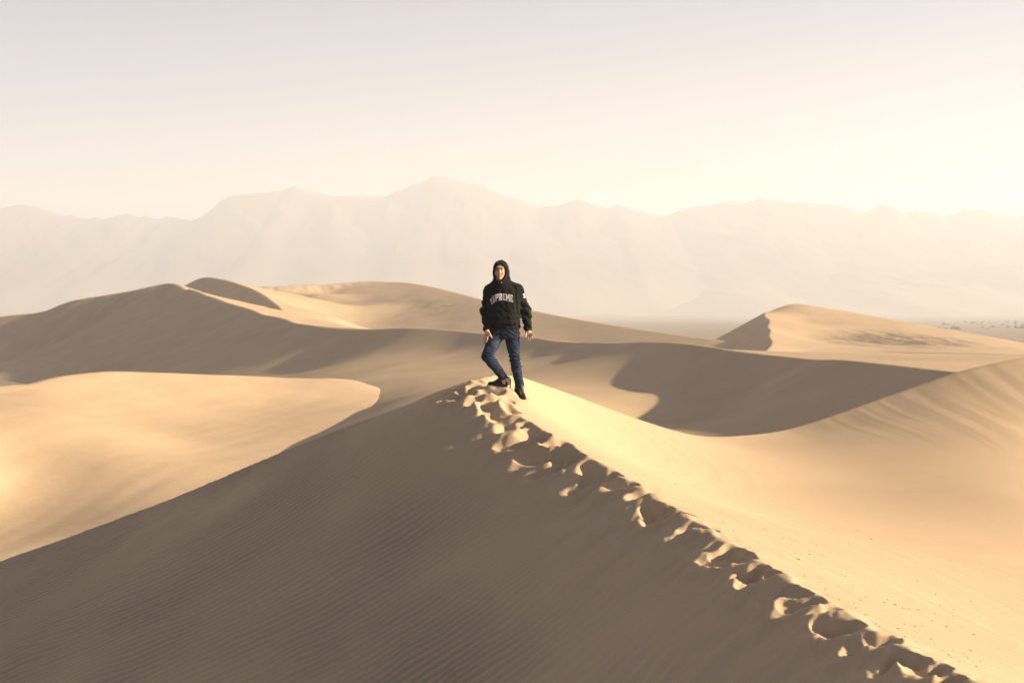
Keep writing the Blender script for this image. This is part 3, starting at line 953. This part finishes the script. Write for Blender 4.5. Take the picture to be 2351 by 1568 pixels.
# denim: indigo with worn lighter areas and twill
m_denim, n_, l_, b_ = new_mat('denim')
tcn = n_.new('ShaderNodeTexCoord')
nz = n_.new('ShaderNodeTexNoise'); nz.inputs['Scale'].default_value = 9.0; nz.inputs['Detail'].default_value = 5
l_.new(tcn.outputs['Object'], nz.inputs['Vector'])
rr = ramp(n_, l_, nz.outputs['Fac'], [(0.35, (0.009, 0.014, 0.028)), (0.55, (0.018, 0.029, 0.056)), (0.75, (0.050, 0.066, 0.098))])
nf = n_.new('ShaderNodeTexNoise'); nf.inputs['Scale'].default_value = 160.0; nf.inputs['Detail'].default_value = 2
l_.new(tcn.outputs['Object'], nf.inputs['Vector'])
rf = ramp(n_, l_, nf.outputs['Fac'], [(0.3, (0.75, 0.75, 0.75)), (0.7, (1.2, 1.2, 1.2))])
mxd = n_.new('ShaderNodeMix'); mxd.data_type = 'RGBA'; mxd.blend_type = 'MULTIPLY'; mxd.inputs['Factor'].default_value = 1
l_.new(rr.outputs['Color'], mxd.inputs['A']); l_.new(rf.outputs['Color'], mxd.inputs['B']); l_.new(mxd.outputs['Result'], b_.inputs['Base Color'])
b_.inputs['Roughness'].default_value = 0.9; b_.inputs['Specular IOR Level'].default_value = 0.15
bp = n_.new('ShaderNodeBump'); bp.inputs['Strength'].default_value = 0.5; bp.inputs['Distance'].default_value = 0.003
l_.new(nf.outputs['Fac'], bp.inputs['Height']); l_.new(bp.outputs['Normal'], b_.inputs['Normal'])

# joints (picture places on the figure)
SH_R, EL_R, WR_R = Q(455, 690, 0.01), Q(392, 1065, 0.05), Q(430, 1400, -0.11)       # his right arm, picture left
SH_L, EL_L, WR_L = Q(985, 690, 0.02), Q(1142, 1070, 0.04), Q(1180, 1405, -0.02)     # his left arm, picture right
HIP_R, KN_R, AN_R = Q(605, 1490, 0.0), Q(432, 1880, -0.25), Q(712, 2255, -0.03)
HIP_L, KN_L, AN_L = Q(880, 1490, 0.0), Q(935, 1955, -0.06), Q(1022, 2440, 0.0)

# --- body: one continuous figure, head to feet
V = Vox((-0.32, -0.40, -0.04), (0.46, 0.26, 1.76), 0.0052)
HC = Q(657, 330)                                   # head centre line
hx = HC[0]
V.ell((hx, 0.012, 1.612), (0.076, 0.098, 0.110), 0.01)                   # skull
V.ell((hx, -0.030, 1.560), (0.064, 0.066, 0.080), 0.02)                  # face
V.ell((hx, -0.040, 1.515), (0.046, 0.052, 0.036), 0.02)                  # jaw
V.ell((hx, -0.078, 1.494), (0.022, 0.018, 0.017), 0.015)                 # chin
for sx_ in (-1, 1):
    V.ell((hx + sx_ * 0.036, -0.076, 1.563), (0.024, 0.020, 0.022), 0.015)  # cheeks raised by the smile
    V.ell((hx + sx_ * 0.034, -0.104, 1.607), (0.020, 0.014, 0.010), 0.008, cut=True)  # eye sockets
V.ell((hx, -0.080, 1.632), (0.055, 0.020, 0.014), 0.012)                 # brow ridge
V.cap((hx, -0.092, 1.612), (hx + 0.001, -0.112, 1.570), 0.008, 0.012, 0.008)   # nose
V.ell((hx, -0.104, 1.562), (0.019, 0.013, 0.010), 0.006)
V.ell((hx, -0.088, 1.533), (0.031, 0.012, 0.011), 0.006)
V.ell((hx, -0.104, 1.533), (0.027, 0.012, 0.0085), 0.004, cut=True)      # open mouth
V.chain([Q(660, 470, 0.0), Q(665, 580, 0.01)], [0.052, 0.058], 0.02)     # neck
V.loft([(0.0, 0.01, 1.42, 0.13, 0.075), (0.015, 0.01, 1.33, 0.165, 0.095), (0.02, 0.0, 1.15, 0.15, 0.095), (0.03, 0.0, 1.0, 0.135, 0.09), (0.04, 0.0, 0.84, 0.15, 0.095)], 0.03)
V.chain([SH_R, EL_R, WR_R], [0.050, 0.040, 0.029], 0.02)
V.chain([SH_L, EL_L, WR_L], [0.050, 0.040, 0.029], 0.02)
V.chain([HIP_R, KN_R, AN_R, AN_R + np.array((0.025, 0, -0.09))], [0.080, 0.050, 0.036, 0.028], 0.02)
V.chain([HIP_L, KN_L, AN_L, AN_L + np.array((0, 0, -0.08))], [0.080, 0.050, 0.036, 0.028], 0.02)
V.cap(AN_R + np.array((0.02, 0, -0.09)), AN_R + np.array((-0.08, 0.0, -0.118)), 0.024, 0.016, 0.01)
V.cap(AN_L + np.array((0, 0, -0.08)), AN_L + np.array((0.035, -0.10, -0.125)), 0.024, 0.016, 0.01)
# his left hand (picture right): hangs open, fingers spread
V.chain([WR_L, Q(1182, 1450, -0.035)], [0.027, 0.030], 0.01)
V.ell(Q(1186, 1462, -0.045), (0.041, 0.017, 0.040), 0.012)
V.chain([Q(1150, 1440, -0.045), Q(1134, 1482, -0.065), Q(1131, 1532, -0.080)], [0.014, 0.0105, 0.0085], 0.006)
for b0, m0, t0 in [((1166, 1492), (1177, 1545), (1187, 1592)), ((1193, 1494), (1208, 1540), (1221, 1580)), ((1216, 1486), (1236, 1524), (1251, 1558)), ((1232, 1470), (1264, 1494), (1288, 1509))]:
    V.chain([Q(*b0, -0.050), Q(*m0, -0.072), Q(*t0, -0.078)], [0.0108, 0.0095, 0.0078], 0.004)
# his right hand (picture left): rests on the thigh, thumb inwards
V.chain([WR_R, Q(428, 1445, -0.135)], [0.027, 0.030], 0.01)
V.ell(Q(430, 1478, -0.148), (0.034, 0.024, 0.046), 0.012)
V.chain([Q(462, 1455, -0.165), Q(488, 1498, -0.185), Q(512, 1545, -0.188)], [0.015, 0.0115, 0.0095], 0.006)
for b0, m0, t0, yy in [((446, 1508), (430, 1570), (412, 1625), -0.172), ((426, 1516), (408, 1585), (394, 1652), -0.160), ((408, 1514), (392, 1580), (383, 1664), -0.142), ((396, 1504), (384, 1556), (378, 1612), -0.122)]:
    V.chain([Q(*b0, yy), Q(*m0, yy - 0.022), Q(*t0, yy - 0.012)], [0.0115, 0.0105, 0.0085], 0.004)
person = V.mesh('person', m_skin)
tag(person, 'smiling person in a black hooded sweatshirt and blue jeans standing on the dune crest', 'person')


def add_part(vox, name, mat, parent=person, label=None):
    o = vox.mesh(name, mat, None)
    o.parent = parent
    if label: o['label'] = label
    return o


def blob(name, mat, prims, parent=person, h=0.0025, label=None):
    """small part from a few tapered strokes"""
    pts = np.array([p for a in prims for p in a[:2]]); r = max(max(a[2], a[3]) for a in prims) + 0.01
    v = Vox(pts.min(0) - r, pts.max(0) + r, h)
    for a in prims: v.cap(a[0], a[1], a[2], a[3], 0.002)
    return add_part(v, name, mat, parent, label)


# face details
for sx_, ex, ey in ((-1, 601, 304), (1, 706, 309)):
    c = Q(ex, ey); x = c[0]; z = c[2]
    blob('eye', m_brow, [((x - 0.016, -0.087 - (0.004 if sx_ > 0 else 0), z - 0.001), (x, -0.094, z + 0.003), 0.0028, 0.0042), ((x, -0.094, z + 0.003), (x + 0.016, -0.087 - (0.004 if sx_ < 0 else 0), z - 0.002), 0.0042, 0.0028)], h=0.0018)
    b = Q(ex, 272 if sx_ < 0 else 280); z = b[2]
    inner, outer = (x - sx_ * 0.019, -0.1005, z - 0.002), (x + sx_ * 0.020, -0.083, z - 0.001)
    blob('eyebrow', m_brow, [(inner, (x + sx_ * 0.004, -0.0985, z + 0.003), 0.0046, 0.0050), ((x + sx_ * 0.004, -0.0985, z + 0.003), outer, 0.0050, 0.0030)], h=0.0018)
mz = Q(654, 411)[2]
blob('mouth', m_mouth, [((hx - 0.026, -0.0905, mz + 0.003), (hx, -0.0945, mz - 0.003), 0.004, 0.0075), ((hx, -0.0945, mz - 0.003), (hx + 0.026, -0.0905, mz + 0.003), 0.0075, 0.004)], h=0.002)
blob('teeth', m_teeth, [((hx - 0.021, -0.0965, mz + 0.003), (hx, -0.1005, mz + 0.001), 0.0042, 0.0058), ((hx, -0.1005, mz + 0.001), (hx + 0.021, -0.0965, mz + 0.003), 0.0058, 0.0042)], h=0.0018)
blob('lip', m_lip, [((hx - 0.031, -0.090, mz + 0.007), (hx, -0.102, mz + 0.0085), 0.0026, 0.0036), ((hx, -0.102, mz + 0.0085), (hx + 0.031, -0.090, mz + 0.007), 0.0036, 0.0026)], h=0.0018)
blob('lip', m_lip, [((hx - 0.027, -0.090, mz - 0.002), (hx, -0.100, mz - 0.0105), 0.0026, 0.0042), ((hx, -0.100, mz - 0.0105), (hx + 0.027, -0.090, mz - 0.002), 0.0042, 0.0026)], h=0.0018)

# --- hooded sweatshirt
V = Vox((-0.30, -0.26, 0.80), (0.46, 0.24, 1.78), 0.0055)


def qp(cx, cy, y, hw, hd):
    a = Q(cx, cy, y)
    return (a[0], a[1], a[2], hw * SC, hd)


V.loft([qp(672, 565, .015, 120, .085), qp(690, 605, .01, 215, .10), qp(715, 660, .01, 285, .12), qp(725, 760, .0, 312, .135), qp(728, 900, -.005, 315, .142), qp(732, 1050, -.005, 308, .145),
        qp(738, 1200, -.005, 300, .15), qp(748, 1300, -.005, 290, .148), qp(755, 1345, 0, 272, .135), qp(757, 1385, 0, 270, .132)], 0.03)
V.chain([Q(480, 690, .01), EL_R, WR_R], [0.082, 0.062, 0.046], 0.03)
V.chain([Q(975, 690, .015), EL_L, WR_L], [0.086, 0.066, 0.048], 0.03)
V.cap(Q(560, 620, .015), Q(470, 690, .015), 0.075, 0.075, 0.03)
V.cap(Q(850, 615, .015), Q(985, 680, .015), 0.075, 0.080, 0.03)
V.ell(EL_R + np.array((-0.012, 0.0, -0.01)), (0.062, 0.06, 0.06), 0.02)
# cuffs
for el, wr in ((EL_R, WR_R), (EL_L, WR_L)):
    dv = (wr - el) / np.linalg.norm(wr - el)
    V.cap(wr - dv * 0.075, wr + dv * 0.01, 0.047, 0.044, 0.006)
    V.cap(wr - dv * 0.13, wr - dv * 0.085, 0.058, 0.056, 0.012)
# hood
V.ell((Q(678, 300)[0], 0.028, 1.607), (0.104, 0.125, 0.127), 0.02)
V.ell((Q(690, 420)[0], 0.040, 1.53), (0.100, 0.11, 0.11), 0.04)
V.cap((Q(690, 500)[0], 0.05, 1.48), (Q(690, 570)[0], 0.03, 1.42), 0.105, 0.13, 0.03)
V.ell(Q(812, 462, 0.02), (0.030, 0.06, 0.022), 0.015)
# opening for the face, and the room inside
V.ell((hx + 0.003, -0.115, 1.575), (0.074, 0.12, 0.109), 0.006, cut=True)
V.ell((hx + 0.06, -0.13, 1.575), (0.075, 0.095, 0.10), 0.01, cut=True)
V.ell((hx + 0.001, -0.02, 1.59), (0.080, 0.095, 0.115), 0.006, cut=True)
sl, (X, Y, Z) = V.block((hx - 0.09, -0.26, 1.42), (hx + 0.09, -0.02, 1.53))
vn = np.abs(X - hx - 0.002) - np.clip((Z - 1.438) * 0.62, -0.02, 0.06)
V.d[sl] = smax(V.d[sl], -np.maximum(np.maximum(vn, Y + 0.045), 1.438 - Z), 0.006)
# hood hem
rim = [(668, 548, -.112), (610, 505, -.100), (575, 440, -.080), (556, 370, -.064), (555, 300, -.056), (572, 245, -.060), (610, 203, -.068), (660, 188, -.074), (712, 202, -.066), (752, 246, -.056),
       (772, 300, -.046), (774, 370, -.046), (754, 440, -.060), (716, 505, -.088), (672, 548, -.110)]
for a, b in zip(rim[:-1], rim[1:]):
    V.cap(Q(*a), Q(*b), 0.0125, 0.0125, 0.006)


def hood_folds(X, Y, Z):
    f = 0.0055 * perlin(X * 13 + Z * 5 + 3, Z * 9 - Y * 6 + 2, 301) + 0.004 * perlin(X * 26 + Z * 9, Z * 13 + Y * 14, 302)
    low = sstep(1.12, 0.95, Z)
    f = f + low * 0.006 * np.sin(Z * 85 + 2.5 * perlin(X * 8, Y * 8, 303))
    arm = sstep(0.20, 0.26, X) + sstep(-0.16, -0.20, X)
    f = f + arm * 0.0075 * np.sin(Z * 62 + X * 45 + 3 * perlin(X * 9, Z * 6, 304)) * sstep(1.32, 1.2, Z)
    f = f + 0.010 * np.exp(-((X - 0.165 - 0.10 * (1.25 - Z)) / 0.018) ** 2) * sstep(1.36, 1.28, Z) * sstep(0.98, 1.1, Z)     # crease beside the arm
    hem = np.exp(-((Z - 0.902) / 0.006) ** 2) * 0.006 * (np.abs(X - 0.03) < 0.19)
    return (f + hem) * sstep(1.50, 1.40, Z) + sstep(1.40, 1.50, Z) * 0.004 * perlin(X * 30, Z * 22 + Y * 14, 305)


V.fold((-0.30, -0.26, 0.80), (0.46, 0.24, 1.78), hood_folds)
for el, wr in ((EL_R, WR_R), (EL_L, WR_L)):
    dv = (wr - el) / np.linalg.norm(wr - el)
    V.cut_plane(wr + dv * 0.016, dv, 0.075)
    V.cap(wr - dv * 0.02, wr + dv * 0.006, 0.012, 0.012, 0.001)
hoodie = add_part(V, 'hooded_sweatshirt', m_hood, person, 'black fleece hooded sweatshirt with the hood up')

# --- jeans
V = Vox((-0.32, -0.40, 0.10), (0.34, 0.22, 0.97), 0.0055)
V.loft([qp(752, 1310, 0, 250, .118), qp(752, 1400, 0, 256, .122), qp(748, 1480, -.005, 262, .125), qp(735, 1540, -.005, 240, .115), qp(720, 1575, 0, 190, .10)], 0.03)
V.chain([HIP_R, HIP_R * .55 + KN_R * .45, KN_R, KN_R * .7 + AN_R * .3, AN_R * .75 + KN_R * .25, AN_R + np.array((-0.0, 0, -0.005))], [0.097, 0.084, 0.070, 0.066, 0.056, 0.053], 0.02)
V.chain([HIP_L, HIP_L * .55 + KN_L * .45, KN_L, KN_L * .7 + AN_L * .3, AN_L * .7 + KN_L * .3, AN_L + np.array((0, 0, 0.0))], [0.100, 0.082, 0.063, 0.063, 0.056, 0.054], 0.02)


def jean_folds(X, Y, Z):
    f = 0.004 * perlin(X * 20 + Z * 12, Z * 22 + Y * 15, 311) + 0.003 * perlin(X * 40, Z * 45 + Y * 25, 312)
    left = X < 0.03
    # bunching at the knee and ankle of the straight leg
    kb = np.exp(-((Z - 0.47) / 0.085) ** 2) * (~left)
    ab = np.exp(-((Z - 0.19) / 0.06) ** 2) * (~left)
    f = f + 0.008 * kb * np.sin(Z * 150 + X * 40 + 2.5 * perlin(X * 14, Z * 10, 313)) + 0.008 * ab * np.sin(Z * 170 - X * 50 + 2 * perlin(X * 14, Y * 14, 314))
    # folds behind the bent knee
    kr = np.exp(-(((X + 0.13) / 0.06) ** 2 + ((Z - 0.54) / 0.07) ** 2)) * left
    f = f + 0.008 * kr * np.sin(Z * 190 + X * 60)
    # whiskers from the crotch
    wh = np.exp(-((Z - 0.80) / 0.06) ** 2)
    f = f + 0.005 * wh * np.sin(Z * 120 + np.abs(X - 0.02) * 75)
    return f


V.fold((-0.32, -0.40, 0.10), (0.34, 0.22, 0.97), jean_folds)
dv = (AN_R - KN_R) / np.linalg.norm(AN_R - KN_R)
V.cut_plane(AN_R + dv * 0.022, dv, 0.085)
V.cap(AN_L + np.array((0, 0, 0.035)), AN_L + np.array((0.004, 0, 0.004)), 0.058, 0.056, 0.006)
V.cut_plane(AN_L + np.array((0.0, 0, -0.008)), (0.1, 0, -1), 0.085)
jeans = add_part(V, 'jeans', m_denim, person, 'faded dark blue jeans creased at the knees')

# --- shoes


def shoe(ankle, fwd, pitch, side):
    """high-top shoe: upper, grey heel and collar panel, sole, laces"""
    f = np.array((fwd[0], fwd[1], 0.0)); f /= np.linalg.norm(f)
    up = np.array((0, 0, 1.0)); sd = np.cross(f, up)
    cp, sp = math.cos(pitch), math.sin(pitch)
    f2 = f * cp + up * sp; u2 = up * cp - f * sp
    base = np.array(ankle)

    def L(a, b, c):
        return base + f2 * a + sd * b + u2 * c
    lo = base - 0.26; hi = base + 0.26
    lo[2] = base[2] - 0.22; hi[2] = base[2] + 0.10
    up_ = Vox(lo, hi, 0.005)
    up_.chain([L(-0.045, 0, -0.085), L(0.03, 0, -0.085), L(0.11, 0, -0.098), L(0.165, 0, -0.104)], [0.045, 0.045, 0.041, 0.034], 0.02)
    up_.chain([L(-0.035, 0, -0.07), L(-0.015, 0, 0.03)], [0.045, 0.047], 0.02)
    up_.chain([L(0.0, 0, 0.025), L(0.085, 0, -0.065)], [0.044, 0.034], 0.02)
    up_.cut_plane(L(-0.01, 0, 0.042), u2 - 0.25 * f2, 0.09)
    o = add_part(up_, 'shoe', m_shoe_b, person, 'black, grey and beige high-top shoe')
    pn = Vox(lo, hi, 0.005)
    pn.chain([L(-0.052, 0, -0.095), L(-0.040, 0, 0.0)], [0.047, 0.048], 0.01)
    pn.cap(L(-0.03, 0, -0.005), L(0.012, 0, 0.012), 0.049, 0.047, 0.01)
    pn.cut_plane(L(-0.01, 0, 0.03), u2 - 0.25 * f2, 0.09)
    pn.cut_plane(L(0.018, 0, -0.02), f2 + 0.45 * u2, 0.12)
    pn.cut_plane(L(-0.05, 0, -0.045), -u2 + 0.8 * f2, 0.10)
    child(pn.mesh('heel_panel', m_shoe_g), o)
    hl = Vox(lo, hi, 0.005)
    hl.cap(L(-0.054, 0, -0.105), L(-0.050, 0, -0.075), 0.047, 0.046, 0.01)
    child(hl.mesh('heel_counter', m_shoe_s), o)
    so = Vox(lo, hi, 0.005)
    so.chain([L(-0.052, 0, -0.128), L(0.03, 0, -0.128), L(0.12, 0, -0.128), L(0.172, 0, -0.124)], [0.0485, 0.045, 0.046, 0.036], 0.02)
    sl, (X, Y, Z) = so.block(lo, hi)
    g = (X - base[0]) * u2[0] + (Y - base[1]) * u2[1] + (Z - base[2]) * u2[2]
    so.d[sl] = smax(so.d[sl], np.maximum(g + 0.112, -0.146 - g), 0.006)
    child(so.mesh('sole', m_shoe_s), o)
    v = Vox(lo, hi, 0.004)
    for t in range(5):
        a = 0.038 + 0.019 * t; c = 0.008 - 0.0165 * t
        v.cap(L(a, -0.028, c - 0.004), L(a + 0.006, 0.028, c), 0.0042, 0.0042, 0.001)
    child(v.mesh('lace', m_shoe_s if side else m_shoe_b), o)
    for c_ in o.children:
        pass
    return o


SHOE_R = Q(745, 2300, -0.01)
SHOE_L = Q(1024, 2455, -0.005)
shoe(SHOE_R, (-1.0, 0.06), 0.18, False)
shoe(SHOE_L, (0.38, -0.92), -0.22, True)

# --- details laid on the sweatshirt
dg = bpy.context.evaluated_depsgraph_get()
hv_ = np.empty(len(hoodie.data.vertices) * 3, np.float32); hoodie.data.vertices.foreach_get('co', hv_)
hp_ = [tuple(p.vertices) for p in hoodie.data.polygons]
bvh = BVHTree.FromPolygons([tuple(v) for v in hv_.reshape(-1, 3)], hp_)


def on_front(cx, cy, lift=0.003):
    if cx > 1080:                                   # outer side of the sleeve
        d_ = Vector((-0.78, 0.62, 0)).normalized()
        a = Vector(Q(1010 + (cx - 1092) * 1.1, cy, 0.0) + ORG) + Vector((0.075, -0.055 + (cx - 1120) * 0.0009, 0))
        loc, nor, i, dist = bvh.ray_cast(a - d_ * 0.4, d_, 1.2)
        if loc is not None: return np.array(loc - d_ * lift)
    a = Q(cx, cy, -0.6) + ORG
    loc, nor, i, dist = bvh.ray_cast(Vector(a), Vector((0, 1, 0)), 1.2)
    if loc is None: return Q(cx, cy, -0.12) + ORG
    return np.array(loc) + np.array((0, -lift, 0))


def patch(name, mat, polys, parent, lift=0.004, thick=0.006, label=None):
    """flat stitched pieces following the cloth; each polygon is a quad in picture places, subdivided"""
    co, q = [], []
    for (A, B, C, D, nu, nv) in polys:
        A, B, C, D = map(np.array, (A, B, C, D))
        s = len(co)
        for j in range(nv + 1):
            for i in range(nu + 1):
                u, v = i / nu, j / nv
                p = (A * (1 - u) + B * u) * (1 - v) + (D * (1 - u) + C * u) * v
                co.append(on_front(p[0], p[1], lift))
        m = len(co) - s
        for k in range(m): co.append(co[s + k] + np.array((0, thick, 0)))
        W = nu + 1
        for j in range(nv):
            for i in range(nu):
                a = s + j * W + i
                q.append((a, a + W, a + W + 1, a + 1))
        ring = [s + i for i in range(W)] + [s + j * W + nu for j in range(1, nv + 1)] + [s + nv * W + i for i in range(nu - 1, -1, -1)] + [s + j * W for j in range(nv - 1, 0, -1)]
        for a, b in zip(ring, ring[1:] + ring[:1]):
            q.append((a, b, b + m, a + m))
    o = mesh_from_arrays(name, np.array(co), q, mat, smooth=False)
    o.parent = parent
    if label: o['label'] = label
    return o


GL = {   # strokes in a unit box (x right, y down): quads
    'S': [((0, 0), (1, 0), (1, .2), (0, .2)), ((0, 0), (.3, 0), (.3, .55), (0, .55)), ((0, .42), (1, .42), (1, .6), (0, .6)), ((.7, .45), (1, .45), (1, 1), (.7, 1)), ((0, .8), (1, .8), (1, 1), (0, 1)), ((.76, .0), (1, 0), (1, .3), (.76, .3)), ((0, .7), (.24, .7), (.24, 1), (0, 1))],
    'U': [((.1, 0), (.42, 0), (.42, .9), (.1, .85)), ((.62, 0), (.92, 0), (.92, .85), (.62, .9)), ((.12, .8), (.9, .8), (.72, 1), (.3, 1)), ((0, 0), (.5, 0), (.5, .1), (0, .1)), ((.55, 0), (1, 0), (1, .1), (.55, .1))],
    'P': [((.12, 0), (.42, 0), (.42, 1), (.12, 1)), ((0, 0), (.9, 0), (.95, .18), (0, .16)), ((.68, .05), (.98, .12), (.98, .46), (.68, .54)), ((.3, .42), (.92, .42), (.85, .6), (.3, .6)), ((0, .88), (.58, .88), (.58, 1), (0, 1))],
    'R': [((.12, 0), (.4, 0), (.4, 1), (.12, 1)), ((0, 0), (.88, 0), (.94, .17), (0, .15)), ((.66, .05), (.96, .12), (.96, .44), (.66, .52)), ((.3, .40), (.9, .40), (.84, .56), (.3, .56)), ((.48, .54), (.76, .54), (.98, 1), (.7, 1)), ((0, .88), (.5, .88), (.5, 1), (0, 1))],
    'E': [((.12, 0), (.42, 0), (.42, 1), (.12, 1)), ((0, 0), (.95, 0), (.95, .16), (0, .16)), ((.3, .42), (.75, .42), (.75, .57), (.3, .57)), ((0, .84), (.97, .84), (.97, 1), (0, 1)), ((.78, 0), (.95, 0), (.95, .3), (.78, .3)), ((.8, .7), (.97, .7), (.97, 1), (.8, 1))],
    'M': [((.08, 0), (.3, 0), (.28, 1), (.08, 1)), ((.72, 0), (.94, 0), (.94, 1), (.72, 1)), ((.1, 0), (.32, 0), (.58, .72), (.42, .72)), ((.7, 0), (.92, 0), (.58, .72), (.42, .72)), ((0, .9), (.38, .9), (.38, 1), (0, 1)), ((.62, .9), (1, .9), (1, 1), (.62, 1))],
}
WORD = [('S', (476, 850), (545, 792), (562, 906), (508, 944)), ('U', (520, 790), (583, 757), (584, 888), (545, 906)), ('P', (574, 756), (637, 745), (632, 877), (577, 887)), ('R', (638, 745), (697, 742), (699, 865), (635, 868)),
        ('E', (699, 742), (760, 744), (766, 866), (703, 866)), ('M', (763, 745), (840, 756), (844, 888), (767, 871)), ('E', (842, 757), (897, 772), (901, 903), (846, 890))]
for ch, TL, TR, BR, BL in WORD:
    TL, TR, BR, BL = map(np.array, (TL, TR, BR, BL))

    def mp_(u, v):
        return (TL * (1 - u) + TR * u) * (1 - v) + (BL * (1 - u) + BR * u) * v
    polys = []
    for i_, s_ in enumerate(GL[ch]):
        polys.append(tuple(mp_(*c_) for c_ in s_) + (2, 4))
    patch('letter', m_letter, polys, hoodie, 0.0028, 0.004)
patch('sleeve_patch', m_white, [((1092, 748), (1122, 738), (1128, 762), (1098, 772), 2, 2), ((1104, 766), (1124, 760), (1134, 800), (1110, 806), 2, 3), ((1100, 806), (1146, 792), (1152, 808), (1104, 830), 3, 2)], hoodie, 0.004, label='white stitched emblem on the sleeve')
patch('pocket', m_hood, [((600, 1090), (838, 1090), (905, 1240), (560, 1240), 12, 8), ((560, 1240), (905, 1240), (905, 1300), (560, 1300), 12, 4)], hoodie, 0.009, 0.012)
for (ax_, ay_), (bx_, by_) in (((632, 546), (662, 648)), ((690, 541), (668, 645))):
    p0 = on_front(ax_, ay_, 0.006) - ORG; p1 = on_front((ax_ + bx_) / 2, (ay_ + by_) / 2, 0.006) - ORG; p2 = on_front(bx_, by_, 0.008) - ORG; p3 = on_front(bx_ + (8 if ax_ > 660 else -8), by_ + 55, 0.008) - ORG
    blob('drawstring', m_hood, [(p0, p1, .0035, .0035), (p1, p2, .0035, .0035), (p2, p3, .0035, .0035)], hoodie, 0.0025)
    blob('eyelet', m_metal, [(p0, p0 + np.array((0.001, -0.002, 0)), .0055, .0055)], hoodie, 0.002)
